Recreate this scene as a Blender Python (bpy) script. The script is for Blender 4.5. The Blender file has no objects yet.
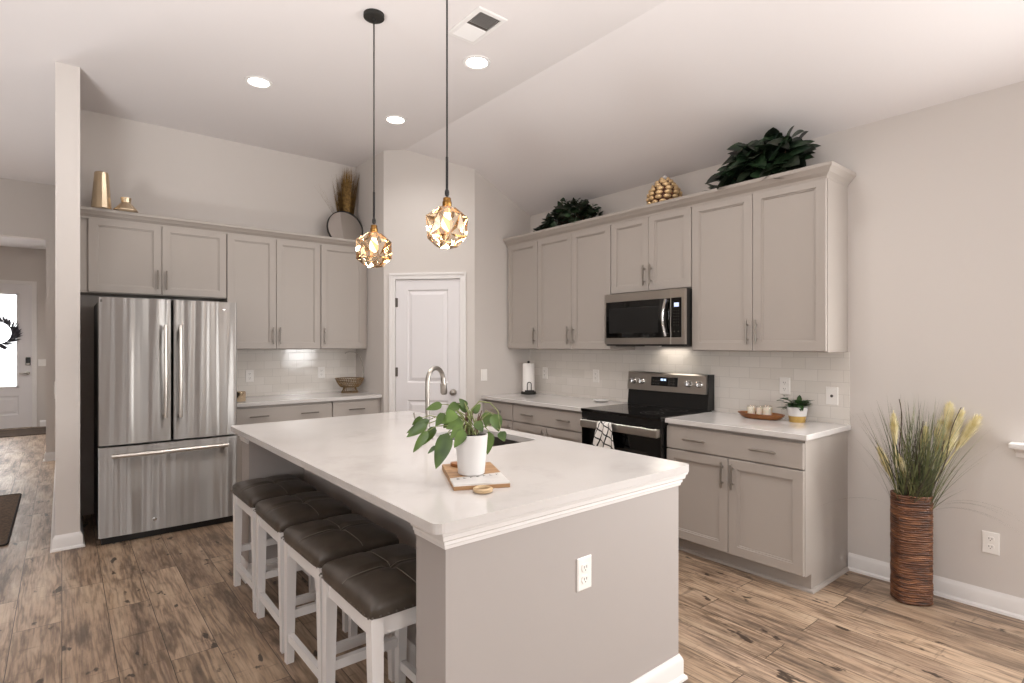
import bpy, bmesh, math, random
from mathutils import Vector, Matrix
from math import sin, cos, pi, radians as R

# ------------------------------------------------------------------ camera, world, lights, exposure
SC = bpy.context.scene
COL = SC.collection
CAM_H = 1.4205
cd = bpy.data.cameras.new('camera'); cam = bpy.data.objects.new('camera', cd); COL.objects.link(cam)
cam.location = (0, 0, CAM_H); cam.rotation_euler = (pi / 2, 0, -0.6829)
cd.sensor_width = 36; cd.lens = 36 * 553.378 / 1024; cd.shift_y = 2.94 / 1024; cd.clip_start = .05; cd.clip_end = 200
SC.camera = cam

VS = SC.view_settings
VS.view_transform = 'Standard'; VS.look = 'None'; VS.gamma = 1; VS.use_curve_mapping = False
VS.exposure = -0.1
SC.cycles.max_bounces = 10; SC.cycles.diffuse_bounces = 6; SC.cycles.glossy_bounces = 5
SC.cycles.transparent_max_bounces = 16; SC.cycles.caustics_reflective = False; SC.cycles.caustics_refractive = False
SC.cycles.sample_clamp_indirect = 6

W = bpy.data.worlds.new('daylight'); SC.world = W; W.use_nodes = True
bg = W.node_tree.nodes['Background']; bg.inputs[0].default_value = (.88, .94, 1, 1); bg.inputs[1].default_value = 2.2

def area(name, loc, rot, sx, sy, power, colour=(1, 1, 1)):
    l = bpy.data.lights.new(name, 'AREA'); l.shape = 'RECTANGLE'; l.size = sx; l.size_y = sy; l.energy = power; l.color = colour
    o = bpy.data.objects.new(name, l); COL.objects.link(o); o.location = loc; o.rotation_euler = rot
    return o
WARM = (1, .97, .94)
DAY = (1, .985, .965)
# daylight entering through the windows behind the camera and on the right wall
area('daylight_rear', (2.80, -3.36, 1.25), (R(93), 0, 0), .34, 2.2, 34, DAY)
area('daylight_rear', (2.08, -3.36, 1.25), (R(93), 0, 0), .12, 2.2, 14, DAY)
area('daylight_rear', (1.03, -3.36, 1.25), (R(93), 0, 0), .30, 2.2, 27, DAY)
area('daylight_rear', (-2.3, -3.36, 1.45), (R(105), 0, 0), 1.9, 1.6, 25, DAY)
area('fill_left', (-4.66, -1.2, 1.5), (R(95), 0, R(-80)), 2.4, 1.8, 85, DAY)  # fill through an added left window, to brighten the low right wall
area('daylight_right', (4.0, -.2, 1.55), (R(80), 0, R(68)), 1.3, 1.2, 125, DAY)
area('daylight_entry', (-.85, 12.78, 1.5), (R(90), 0, R(180)), .45, 1.6, 26, DAY)
# added upward spots, out of view around camera and hall, to brighten the ceiling
def bounce(x, y, z, e, aim):
    l = bpy.data.lights.new('ceiling_fill', 'SPOT'); l.energy = e; l.spot_size = R(118); l.spot_blend = .6; l.shadow_soft_size = .4; l.color = (1, .988, .98)
    o = bpy.data.objects.new('ceiling_fill', l); COL.objects.link(o); o.location = (x, y, z); o.rotation_euler = (Vector(aim)).to_track_quat('-Z', 'Y').to_euler()
bounce(-1.0, 2.2, .5, 350, (.15, .15, 1))
bounce(-.5, -.7, .5, 330, (.1, .15, 1))
bounce(1.0, -1.2, .5, 90, (.0, .2, 1))
bounce(2.9, .2, .5, 16, (-.3, .3, 1))
bounce(-1.0, 6.6, .5, 125, (.0, .0, 1))

# ------------------------------------------------------------------ plan
XR, YB = 3.865, 5.813          # range wall plane, refrigerator wall plane
ZC, XK, SL = 3.37, 2.66, .4855  # flat ceiling height, line where it starts to fall, its slope
PA, PB = Vector((2.51, 5.13)), Vector((3.14, 4.44))   # corners of the pantry's front wall
def ceil(x): return ZC if x <= XK else ZC - SL * (x - XK)

# ------------------------------------------------------------------ materials
def lin(h):
    h = h.lstrip('#'); out = []
    for i in (0, 2, 4):
        c = int(h[i:i + 2], 16) / 255
        out.append(c / 12.92 if c <= .04045 else ((c + .055) / 1.055) ** 2.4)
    return (*out, 1)
def mat(name, col, rough=.5, metal=0, **kw):
    m = bpy.data.materials.new(name); m.use_nodes = True
    b = m.node_tree.nodes['Principled BSDF']
    b.inputs['Base Color'].default_value = lin(col) if isinstance(col, str) else (*col, 1)
    b.inputs['Roughness'].default_value = rough; b.inputs['Metallic'].default_value = metal
    for k, v in kw.items(): b.inputs[k.replace('_', ' ')].default_value = v
    return m
class NT:
    def __init__(s, m): s.t = m.node_tree; s.b = s.t.nodes['Principled BSDF']
    def n(s, typ, **kw):
        x = s.t.nodes.new(typ)
        for k, v in kw.items():
            if k.startswith('i_'): x.inputs[k[2:].replace('_', ' ')].default_value = v
            else: setattr(x, k, v)
        return x
    def l(s, a, b): s.t.links.new(a, b)
    def coords(s, scale=(1, 1, 1), rot=(0, 0, 0), src='Object'):
        tc = s.n('ShaderNodeTexCoord'); mp = s.n('ShaderNodeMapping')
        mp.inputs['Scale'].default_value = scale; mp.inputs['Rotation'].default_value = rot
        s.l(tc.outputs[src], mp.inputs[0]); return mp.outputs[0]
    def ramp(s, fac, stops):
        r = s.n('ShaderNodeValToRGB'); e = r.color_ramp.elements
        while len(e) < len(stops): e.new(.5)
        for k, (p, c) in zip(e, stops): k.position = p; k.color = lin(c) if isinstance(c, str) else (c, c, c, 1)
        s.l(fac, r.inputs[0]); return r.outputs[0]
    def noise(s, vec, scale, detail=3, rough=.5):
        x = s.n('ShaderNodeTexNoise'); x.inputs['Scale'].default_value = scale; x.inputs['Detail'].default_value = detail
        x.inputs['Roughness'].default_value = rough
        s.l(vec, x.inputs['Vector']); return x.outputs['Fac']
    def mix(s, fac, a, b, mode='MIX'):
        x = s.n('ShaderNodeMix', data_type='RGBA', blend_type=mode)
        for sock, v in ((x.inputs[0], fac), (x.inputs[6], a), (x.inputs[7], b)):
            if hasattr(v, 'links'): s.l(v, sock)
            elif isinstance(v, str): sock.default_value = lin(v)
            else: sock.default_value = v
        return x.outputs[2]
    def bump(s, h, strength, dist=.01):
        x = s.n('ShaderNodeBump'); x.inputs['Strength'].default_value = strength; x.inputs['Distance'].default_value = dist
        s.l(h, x.inputs['Height']); s.l(x.outputs[0], s.b.inputs['Normal'])

M = {}
M['wall'] = mat('wall paint', '#cac4bf', .85)
M['ceiling'] = mat('ceiling paint', '#d9d4d3', .9)
M['trim'] = mat('white trim paint', '#dedbd9', .4)
M['door_white'] = mat('white door paint', '#dbd8d9', .45)
M['cab'] = mat('grey cabinet paint', '#a19992', .42)
M['cab_in'] = mat('dark cabinet gap', '#4a443f', .8)
M['island'] = mat('island paint', '#a49d99', .6)
M['nickel'] = mat('brushed nickel', '#a9a39c', .3, 1)
M['nickel_dark'] = mat('dark nickel', '#6e6862', .33, 1)  # darker nickel colour carries the backlit shade of refrigerator-wall pulls; also hinges, nailheads
M['chrome'] = mat('chrome', '#d5d5d5', .12, 1)
M['black'] = mat('black plastic', '#0b0b0b', .35)
M['black_matte'] = mat('matt black', '#15130f', .6)
M['black_glass'] = mat('black glass', '#050505', .04, 0, Specular_IOR_Level=.6)
M['white_plastic'] = mat('white plastic', '#e8e5e1', .35)
M['slot'] = mat('dark slots', '#4b4641', .6)
M['white_ceramic'] = mat('white ceramic', '#cfccca', .45)
M['brass'] = mat('aged brass', '#96703f', .3, 1)
M['gold'] = mat('hammered gold', '#e3cfb2', .25, 1)
M['gold_paint'] = mat('gold paint', '#c2a05c', .35, .6)
M['soil'] = mat('soil', '#1d1712', .95)
M['wax'] = mat('candle wax', '#f2e9d8', .5, Subsurface_Weight=.2)
M['bulb'] = mat('lit bulb', '#fff0d8', .4, Emission_Color=(1, .86, .66, 1), Emission_Strength=3.2)
M['led'] = mat('lit lens', '#ffffff', .4, Emission_Color=(1, .95, .88, 1), Emission_Strength=14)
M['lamp_soft'] = mat('cooktop lamp lens', '#ffffff', .4, Emission_Color=(1, .9, .78, 1), Emission_Strength=3)
M['display'] = mat('lit digits', '#9fc4ff', .4, Emission_Color=(.62, .78, 1, 1), Emission_Strength=1.6)
M['lcd'] = mat('lit display', '#aeb9d8', .4, Emission_Color=(.6, .68, .9, 1), Emission_Strength=.8)
M['leather_thread'] = mat('seam thread', '#80786e', .7)
M['rug_edge'] = mat('rug binding', '#17120f', .9)

def floor_mat():
    m = mat('hickory planks', '#7a6350', .42); N = NT(m)
    v = N.coords((1, 1, 1), (0, 0, R(90)))
    br = N.n('ShaderNodeTexBrick'); N.l(v, br.inputs['Vector'])
    br.offset = .37; br.offset_frequency = 2
    for k, val in (('Scale', 1), ('Mortar Size', .0016), ('Mortar Smooth', .2), ('Bias', 0), ('Brick Width', 1.22), ('Row Height', .19)): br.inputs[k].default_value = val
    br.inputs['Color1'].default_value = (0, 0, 0, 1); br.inputs['Color2'].default_value = (1, 1, 1, 1); br.inputs['Mortar'].default_value = (.5, .5, .5, 1)
    # shift the grain from plank to plank
    off = N.n('ShaderNodeVectorMath', operation='MULTIPLY_ADD'); N.l(br.outputs['Color'], off.inputs[0]); off.inputs[1].default_value = (7, 13, 5); N.l(v, off.inputs[2])
    def st(sc):
        mp = N.n('ShaderNodeMapping'); mp.inputs['Scale'].default_value = sc; N.l(off.outputs[0], mp.inputs[0]); return mp.outputs[0]
    plank = N.ramp(br.outputs['Color'], [(0, '#8a7461'), (.3, '#9f876f'), (.6, '#b19881'), (1, '#937c67')])
    field = N.noise(st((.42, 4.0, 1)), 1.5, 4, .5)
    sn = N.n('ShaderNodeMath', operation='MULTIPLY'); N.l(field, sn.inputs[0]); sn.inputs[1].default_value = 85
    s2 = N.n('ShaderNodeMath', operation='SINE'); N.l(sn.outputs[0], s2.inputs[0])
    s3 = N.n('ShaderNodeMath', operation='MULTIPLY_ADD'); N.l(s2.outputs[0], s3.inputs[0]); s3.inputs[1].default_value = .5; s3.inputs[2].default_value = .5
    grain = s3.outputs[0]
    patch = N.noise(st((1.2, 4, 1)), 1.7, 2, .5)
    gm = N.n('ShaderNodeMath', operation='MULTIPLY'); N.l(N.ramp(grain, [(.0, .72), (.3, .32), (.65, 0)]), gm.inputs[0]); N.l(N.ramp(patch, [(.35, .15), (.62, 1)]), gm.inputs[1])
    c = N.mix(gm.outputs[0], plank, '#54412f')
    fine = N.noise(st((3, 60, 1)), 1.6, 3, .6)
    c = N.mix(N.ramp(fine, [(.36, .55), (.55, 0)]), c, '#54433a')
    cloud = N.noise(st((.85, 4.4, 1)), 2.0, 5, .65)
    c = N.mix(N.ramp(cloud, [(.50, 0), (.70, .6)]), c, '#bca68d')
    c = N.mix(N.ramp(cloud, [(.34, .8), (.47, 0)]), c, '#4b3e34')
    knot = N.noise(st((4.5, 9, 1)), 1.5, 3, .55)
    c = N.mix(N.ramp(knot, [(.65, 0), (.69, .9)]), c, '#2a1f18')
    saw = N.noise(st((46, 4, 1)), 1.0, 2, .5)
    c = N.mix(N.ramp(saw, [(.64, 0), (.74, .4)]), c, '#3a2d24')
    c = N.mix(br.outputs['Fac'], c, '#2b211b')
    N.l(c, N.b.inputs['Base Color'])
    N.l(N.ramp(cloud, [(.3, .5), (.7, .36)]), N.b.inputs['Roughness'])
    N.bump(N.mix(br.outputs['Fac'], N.ramp(fine, [(.3, 0.), (.7, 1.)]), (0, 0, 0, 1)), .12, .004)
    return m
M['floor'] = floor_mat()

def tile_mat(axis):
    m = mat('subway tile ' + axis, '#d9d4ce', .1); N = NT(m)
    tc = N.n('ShaderNodeTexCoord'); sp = N.n('ShaderNodeSeparateXYZ'); cb = N.n('ShaderNodeCombineXYZ')
    N.l(tc.outputs['Object'], sp.inputs[0]); N.l(sp.outputs[axis], cb.inputs[0]); N.l(sp.outputs['Z'], cb.inputs[1])
    br = N.n('ShaderNodeTexBrick'); N.l(cb.outputs[0], br.inputs['Vector'])
    for k, val in (('Scale', 1), ('Mortar Size', .0025), ('Mortar Smooth', .6), ('Brick Width', .1555), ('Row Height', .0785)): br.inputs[k].default_value = val
    br.inputs['Color1'].default_value = lin('#d8d3cc'); br.inputs['Color2'].default_value = lin('#dfdad4'); br.inputs['Mortar'].default_value = lin('#cdc8c2')
    N.l(br.outputs['Color'], N.b.inputs['Base Color'])
    wob = N.noise(cb.outputs[0], 9, 1)
    inv = N.n('ShaderNodeMath', operation='MULTIPLY_ADD'); N.l(br.outputs['Fac'], inv.inputs[0]); inv.inputs[1].default_value = -1; N.l(wob, inv.inputs[2])
    N.bump(inv.outputs[0], .25, .003)
    return m
M['tile_y'] = tile_mat('Y'); M['tile_x'] = tile_mat('X')

def quartz():
    m = mat('white quartz', '#dad5d1', .12); N = NT(m); v = N.coords()
    n = N.noise(v, 2.6, 6, .6)
    N.l(N.ramp(n, [(.30, '#b9b5b1'), (.45, '#c6c2bf'), (.72, '#c9c5c2')]), N.b.inputs['Base Color'])
    return m
M['quartz'] = quartz()

def steel(name, col):
    m = mat(name, col, .42, 1, Anisotropic=1); N = NT(m)
    t = N.n('ShaderNodeCombineXYZ'); t.inputs[0].default_value = TAN[0]; t.inputs[2].default_value = TAN[1]; N.l(t.outputs[0], N.b.inputs['Tangent'])
    h = N.noise(N.coords((9, 9, .25)), 1, 1.5, .45)
    N.bump(h, 1, .035)
    return m
TAN = (0, 1)
M['steel'] = steel('brushed steel', '#a3a09d')
M['steel_light'] = mat('handle steel', '#d2cdc7', .3, 1)
M['steel_dark'] = mat('range steel', '#bdb7b0', .28, 1, Anisotropic=.4)
M['fridge_side'] = mat('black appliance side', '#161412', .45)

def leather():
    m = mat('dark brown leather', '#3b342e', .36); N = NT(m); v = N.coords()
    n = N.noise(v, 14, 3); N.l(N.ramp(n, [(.3, '#383129'), (.7, '#4c443d')]), N.b.inputs['Base Color'])
    N.bump(N.noise(v, 260, 2), .12, .002)
    return m
M['leather'] = leather()

def wood(name, a, b, sc=(3, 40, 40), rough=.5):
    m = mat(name, a, rough); N = NT(m); n = N.noise(N.coords(sc), 1, 4)
    N.l(N.ramp(n, [(.3, a), (.7, b)]), N.b.inputs['Base Color']); return m
M['board'] = wood('acacia board', '#8a6440', '#b28c62')
M['tray_wood'] = wood('tray wood', '#6e4122', '#96602f')
M['ring_wood'] = wood('ring wood', '#9c7f5c', '#cdb48f')
M['marble'] = wood('white marble', '#d9d6d2', '#c8c5c2', (14, 14, 14), .3)
M['basket'] = wood('bronze wire', '#5e4a30', '#8a6e46', (30, 30, 30), .45)

def wicker():
    m = mat('rattan', '#6b3a22', .45); N = NT(m)
    n = N.noise(N.coords((5, 5, 30)), 2, 3)
    N.l(N.ramp(n, [(.3, '#2f1a10'), (.5, '#623c25'), (.72, '#8f6140')]), N.b.inputs['Base Color']); return m
M['wicker'] = wicker()

def leafm(name, a, b, rough=.45, sc=12):
    m = mat(name, a, rough); N = NT(m); n = N.noise(N.coords(), sc, 2)
    N.l(N.ramp(n, [(.35, a), (.65, b)]), N.b.inputs['Base Color']); return m
M['ivy'] = leafm('dark ivy leaf', '#16241a', '#2b4028', .4)
M['ivy_deep'] = leafm('deep ivy leaf', '#10170f', '#212c1a', .45)
M['pothos'] = leafm('pothos leaf', '#33491d', '#617c36', .35, 9)
M['succulent'] = leafm('small plant leaf', '#223a1e', '#3c5a30', .45)
M['stem'] = mat('plant stem', '#7c8450', .5)
M['dry_stem'] = mat('dried stem', '#5c4130', .7)
M['grass_green'] = leafm('grass blade', '#4a5636', '#75784f', .6, 20)
M['grass_dark'] = mat('dark grass blade', '#3f3a2e', .6)
M['plume'] = leafm('pale plume', '#d2c58e', '#ebe2bf', .8, 30)
M['twig'] = mat('curly twig', '#3c2518', .6)
M['dried'] = leafm('dried grass', '#6b5028', '#96763e', .75, 40)
M['pine_dark'] = mat('pine cone core', '#5a3019', .6)
M['pine_gold'] = mat('gilded scales', '#d8b98c', .35, .45)
M['wreath'] = leafm('dark wreath', '#2c2b33', '#4a4a55', .8, 30)
M['mirror'] = mat('mirror glass', '#c9c4bf', .03, 1)
M['rug'] = wood('woven brown rug', '#3e3026', '#6a5644', (60, 60, 60), .95)
M['mat'] = wood('entry mat', '#2e241d', '#584637', (9, 30, 9), .95)
M['paper'] = mat('paper towel', '#e6e2de', .9)

def check_mat():
    m = mat('checked cloth', '#dedad5', .9); N = NT(m)
    v = N.coords((1, 1, 1), (0, 0, 0), 'UV'); sp = N.n('ShaderNodeSeparateXYZ'); N.l(v, sp.inputs[0])
    def line(o, period, w):
        a = N.n('ShaderNodeMath', operation='MULTIPLY'); N.l(o, a.inputs[0]); a.inputs[1].default_value = 1 / period
        f = N.n('ShaderNodeMath', operation='FRACT'); N.l(a.outputs[0], f.inputs[0])
        g = N.n('ShaderNodeMath', operation='LESS_THAN'); N.l(f.outputs[0], g.inputs[0]); g.inputs[1].default_value = w; return g.outputs[0]
    mx = N.n('ShaderNodeMath', operation='MAXIMUM'); N.l(line(sp.outputs[0], .06, .17), mx.inputs[0]); N.l(line(sp.outputs[1], .06, .17), mx.inputs[1])
    N.l(N.mix(mx.outputs[0], '#dedad5', '#1b1a1c'), N.b.inputs['Base Color']); return m
M['check'] = check_mat()

def facet(name, tint, gloss, rough=.03):
    m = bpy.data.materials.new(name); m.use_nodes = True; t = m.node_tree; t.nodes.clear()
    o = t.nodes.new('ShaderNodeOutputMaterial'); mx = t.nodes.new('ShaderNodeMixShader')
    a = t.nodes.new('ShaderNodeBsdfTransparent'); a.inputs[0].default_value = lin(tint)
    g = t.nodes.new('ShaderNodeBsdfGlossy'); g.inputs[0].default_value = lin('#f2e2cc'); g.inputs['Roughness'].default_value = rough
    mx.inputs[0].default_value = gloss
    t.links.new(a.outputs[0], mx.inputs[1]); t.links.new(g.outputs[0], mx.inputs[2]); t.links.new(mx.outputs[0], o.inputs[0]); return m
M['facet_clear'] = facet('clear facet', '#fffaf2', .22)
M['facet_amber'] = facet('amber facet', '#d2ab80', .30)
M['facet_silver'] = facet('silvered facet', '#94795c', .50)
def glass(name, tint, gloss): return facet(name, tint, gloss, .02)
M['jar'] = glass('clear jar', '#ffffff', .08)
M['window_glass'] = glass('window glass', '#ffffff', .06)
def frosted():
    m = bpy.data.materials.new('frosted door glass'); m.use_nodes = True; t = m.node_tree; t.nodes.clear()
    o = t.nodes.new('ShaderNodeOutputMaterial'); a = t.nodes.new('ShaderNodeBsdfTranslucent'); b = t.nodes.new('ShaderNodeBsdfTransparent'); mx = t.nodes.new('ShaderNodeMixShader')
    mx.inputs[0].default_value = .55
    t.links.new(a.outputs[0], mx.inputs[1]); t.links.new(b.outputs[0], mx.inputs[2]); t.links.new(mx.outputs[0], o.inputs[0]); return m
M['frosted'] = frosted()

# ------------------------------------------------------------------ mesh builder
class MB:
    def __init__(s): s.bm = bmesh.new(); s.mi = 0
    def f(s, vs):
        try:
            x = s.bm.faces.new(vs); x.material_index = s.mi; return x
        except ValueError: return None
    def v(s, p): return s.bm.verts.new(p)
    def box(s, x0, x1, y0, y1, z0, z1, bev=0, seg=2):
        c = [s.v((x, y, z)) for x in (x0, x1) for y in (y0, y1) for z in (z0, z1)]
        fs = [s.f([c[i] for i in q]) for q in ((0, 1, 3, 2), (4, 6, 7, 5), (0, 4, 5, 1), (2, 3, 7, 6), (0, 2, 6, 4), (1, 5, 7, 3))]
        if bev:
            es = list({e for x in fs for e in x.edges})
            bmesh.ops.bevel(s.bm, geom=es, offset=bev, segments=seg, profile=.5, affect='EDGES')
        return s
    def prism(s, pts, z0, z1, ztop=None, bev=0):
        """plan polygon raised from z0 to z1 (or to ztop(x, y) at each corner)"""
        a = [s.v((p[0], p[1], z0)) for p in pts]; b = [s.v((p[0], p[1], ztop(p[0]) if ztop else z1)) for p in pts]
        n = len(pts)
        s.f(a[::-1]); s.f(b)
        for i in range(n): s.f([a[i], a[(i + 1) % n], b[(i + 1) % n], b[i]])
        return s
    def loft(s, loops, cap0=True, cap1=True, closed=True):
        rows = [[s.v(p) for p in lp] for lp in loops]
        n = len(rows[0])
        for a, b in zip(rows, rows[1:]):
            for i in range(n if closed else n - 1): s.f([a[i], a[(i + 1) % n], b[(i + 1) % n], b[i]])
        if cap0: s.f(rows[0][::-1])
        if cap1: s.f(rows[-1])
        return s
    def lathe(s, prof, c=(0, 0, 0), seg=24, cap0=True, cap1=True):
        return s.loft([[(c[0] + r * cos(2 * pi * i / seg), c[1] + r * sin(2 * pi * i / seg), c[2] + z) for i in range(seg)] for r, z in prof], cap0, cap1)
    def tube(s, pts, r, seg=8, flat=None):
        pts = [Vector(p) for p in pts]; rs = r if isinstance(r, (list, tuple)) else [r] * len(pts)
        loops = []; prev = None
        for i, p in enumerate(pts):
            t = (pts[min(i + 1, len(pts) - 1)] - pts[max(i - 1, 0)]).normalized()
            if prev is None:
                u = t.cross(Vector((0, 0, 1)))
                if u.length < .05: u = t.cross(Vector((1, 0, 0)))
            else: u = prev - t * prev.dot(t)
            u.normalize(); w = t.cross(u); prev = u
            k = flat or 1
            loops.append([p + u * (rs[i] * cos(2 * pi * j / seg)) + w * (rs[i] * k * sin(2 * pi * j / seg)) for j in range(seg)])
        return s.loft(loops)
    def rings(s, x0, x1, z0, z1, prof, cap0=True):
        """stack of rectangular rings facing -Y: prof = [(inset, y), ...] from back to front centre"""
        return s.loft([[(x0 + i, y, z0 + i), (x1 - i, y, z0 + i), (x1 - i, y, z1 - i), (x0 + i, y, z1 - i)] for i, y in prof], cap0)
    def xform(s, m, start=0):
        s.bm.verts.ensure_lookup_table()
        bmesh.ops.transform(s.bm, matrix=m, verts=s.bm.verts[start:]); return s
    def count(s): return len(s.bm.verts)
    def build(s, name, m, parent=None, smooth=None, loc=None, rz=0):
        bmesh.ops.recalc_face_normals(s.bm, faces=s.bm.faces)
        me = bpy.data.meshes.new(name); s.bm.to_mesh(me); s.bm.free()
        for x in (m if isinstance(m, (list, tuple)) else [m]): me.materials.append(M[x] if isinstance(x, str) else x)
        o = bpy.data.objects.new(name, me); COL.objects.link(o)
        if smooth is not None:
            me.polygons.foreach_set('use_smooth', [True] * len(me.polygons))
            if smooth < 180: me.set_sharp_from_angle(angle=R(smooth))
        if parent: o.parent = parent
        if loc is not None: o.location = loc
        if rz: o.rotation_euler = (0, 0, rz)
        return o

def tag(o, label=None, cat=None, group=None, kind=None):
    if label: o['label'] = label
    if cat: o['category'] = cat
    if group: o['group'] = group
    if kind: o['kind'] = kind
    return o
def thing(name, loc, rz, label, cat, group=None):
    o = bpy.data.objects.new(name, None); COL.objects.link(o); o.location = loc; o.rotation_euler = (0, 0, rz); o.empty_display_size = .1
    return tag(o, label, cat, group)
def struct(o): o['kind'] = 'structure'; return o
def copy_tree(o, parent=None):
    c = o.copy(); COL.objects.link(c)
    if parent: c.parent = parent
    for ch in list(o.children): copy_tree(ch, c)
    return c
def arc(c, r, a0, a1, n, ax=(1, 0, 0), up=(0, 0, 1)):
    c, ax, up = Vector(c), Vector(ax), Vector(up)
    return [c + ax * (r * cos(a0 + (a1 - a0) * i / n)) + up * (r * sin(a0 + (a1 - a0) * i / n)) for i in range(n + 1)]
def rrect(x0, x1, y0, y1, r, n=5):
    out = []
    for cx, cy, a in ((x1 - r, y1 - r, 0), (x0 + r, y1 - r, 90), (x0 + r, y0 + r, 180), (x1 - r, y0 + r, 270)):
        for i in range(n + 1): t = R(a + 90 * i / n); out.append((cx + r * cos(t), cy + r * sin(t)))
    return out
def sweep(mb, path, prof, closed=False):
    """moulding: prof = [(outward, z)], path = plan points, outward to the right of travel"""
    loops = []
    n = len(path)
    for i, p in enumerate(path):
        p = Vector(p)
        d0 = (p - Vector(path[i - 1])).normalized() if i else None
        d1 = (Vector(path[i + 1]) - p).normalized() if i < n - 1 else None
        n0 = Vector((d0.y, -d0.x)) if d0 else None; n1 = Vector((d1.y, -d1.x)) if d1 else None
        if n0 is None: m = n1
        elif n1 is None: m = n0
        else: m = (n0 + n1) / (1 + n0.dot(n1))
        loops.append([(p.x + m.x * o, p.y + m.y * o, z) for o, z in prof])
    mb.loft(loops); return mb

# ------------------------------------------------------------------ room shell
def wall(name, boxes, m='wall', ztop=None):
    b = MB()
    for x0, x1, y0, y1, z0, z1 in boxes:
        if ztop and z1 is None: b.prism([(x0, y0), (x1, y0), (x1, y1), (x0, y1)], z0, 0, ztop)
        else: b.box(x0, x1, y0, y1, z0, z1)
    return struct(b.build(name, m))
b = MB(); b.box(-4.6, 3.965, -3.3, 12.7, -.1, 0); struct(b.build('floor', 'floor'))
b = MB()
prof = [(-4.6, ZC), (XK, ZC), (3.965, ceil(3.965)), (3.965, ceil(3.965) + .1), (XK, ZC + .1), (-4.6, ZC + .1)]
b.loft([[(x, y, z) for x, z in prof] for y in (-3.3, 8.9)]); struct(b.build('ceiling', 'ceiling'))
b = MB(); b.box(-1.75, -.05, 8.9, 12.7, 3.07, 3.17); struct(b.build('ceiling_entry', 'ceiling'))

WY0, WY1, WZ0, WZ1 = -.95, .535, .905, 2.2      # window in the right wall
wall('wall_right', [(XR, XR + .1, WY1, 5.913, 0, None), (XR, XR + .1, -3.3, WY0, 0, None), (XR, XR + .1, WY0, WY1, 0, WZ0), (XR, XR + .1, WY0, WY1, WZ1, None)], ztop=ceil)
wall('wall_back', [(.10, XK, YB, YB + .1, 0, ZC), (XK, XR, YB, YB + .1, 0, None)], ztop=ceil)
wall('wall_partition', [(-.035, .10, 4.94, 8.9, 0, ZC)])
wall('wall_hall', [(-4.6, -1.62, 8.8, 8.9, 0, ZC), (-1.62, -.15, 8.8, 8.9, 2.70, ZC), (-.15, -.035, 8.8, 8.9, 0, ZC)])
wall('wall_entry_right', [(-.15, -.05, 8.9, 12.6, 0, 3.07)])
wall('wall_entry_left', [(-1.75, -1.65, 8.9, 12.6, 0, 3.07)])
DX0, DX1, DZ = -1.315, -.385, 2.455            # front door opening
wall('wall_entry', [(-1.75, DX0, 12.6, 12.7, 0, 3.07), (DX1, -.05, 12.6, 12.7, 0, 3.07), (DX0, DX1, 12.6, 12.7, DZ, 3.07)])
wall('wall_left', [(-4.6, -4.5, -3.2, -2.45, 0, ZC), (-4.6, -4.5, .05, 8.8, 0, ZC), (-4.6, -4.5, -2.45, .05, 0, .6), (-4.6, -4.5, -2.45, .05, 2.45, ZC)])
RW = [(-3.3, -1.3, .65, 2.25), (.83, 1.23, .1, 2.35), (1.97, 2.19, .1, 2.35), (2.58, 3.02, .1, 2.35)]     # openings of the rear wall
bx = [(a, c, -3.3, -3.2, z0, z1) for a, c, z0, z1 in ((-4.6, -3.3, 0, ZC), (-3.3, -1.3, 0, .65), (-3.3, -1.3, 2.25, ZC), (-1.3, .83, 0, ZC), (.83, 1.23, 0, .1), (.83, 1.23, 2.35, ZC), (1.23, 1.97, 0, ZC),
      (1.97, 2.19, 0, .1), (1.97, 2.19, 2.35, ZC), (2.19, 2.58, 0, ZC), (2.58, 3.02, 0, .1), (2.58, XK, 2.35, ZC), (XK, 3.02, 2.35, None), (3.02, XR, 0, None))]
wall('wall_rear', bx, ztop=ceil)

def window(name, plane, a0, a1, z0, z1, at, mid=True):
    """frame and glass of a window lying in x = at (plane 'x') or y = at"""
    def bb(b, p0, p1, d0, d1, q0, q1):
        b.box(at + d0, at + d1, p0, p1, q0, q1) if plane == 'x' else b.box(p0, p1, at + d0, at + d1, q0, q1)
    b = MB(); w = .05 if a1 - a0 > .5 else .035
    bb(b, a0, a0 + w, .02, .08, z0, z1); bb(b, a1 - w, a1, .02, .08, z0, z1); bb(b, a0 + w, a1 - w, .02, .08, z0, z0 + w); bb(b, a0 + w, a1 - w, .02, .08, z1 - w, z1)
    if mid == 'bars':
        for q in (.11, .23, .35, .47): bb(b, a0 + q * (a1 - a0) - .055, a0 + q * (a1 - a0) + .055, .02, .08, z0 + w, z1 - w)
    elif mid == 'v': bb(b, (a0 + a1) / 2 - w / 2, (a0 + a1) / 2 + w / 2, .02, .08, z0 + w, z1 - w)
    elif mid: bb(b, a0 + w, a1 - w, .025, .075, (z0 + z1) / 2 - .02, (z0 + z1) / 2 + .02)
    f = struct(b.build(name, 'trim'))
    g = MB(); bb(g, a0 + w, a1 - w, .045, .05, z0 + w, z1 - w); g.build('pane', 'window_glass', f)
    return f
window('window_1', 'x', WY0, WY1, WZ0, WZ1, XR)
for i, (a, c, z0, z1) in enumerate(RW): window('window_%d' % (i + 2), 'y', a, c, z0, z1, -3.3, z0 == .65)
window('window_6', 'x', -2.45, .05, .6, 2.45, -4.6, 'v')  # unseen window, added and set rearward to light the low right wall
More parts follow.
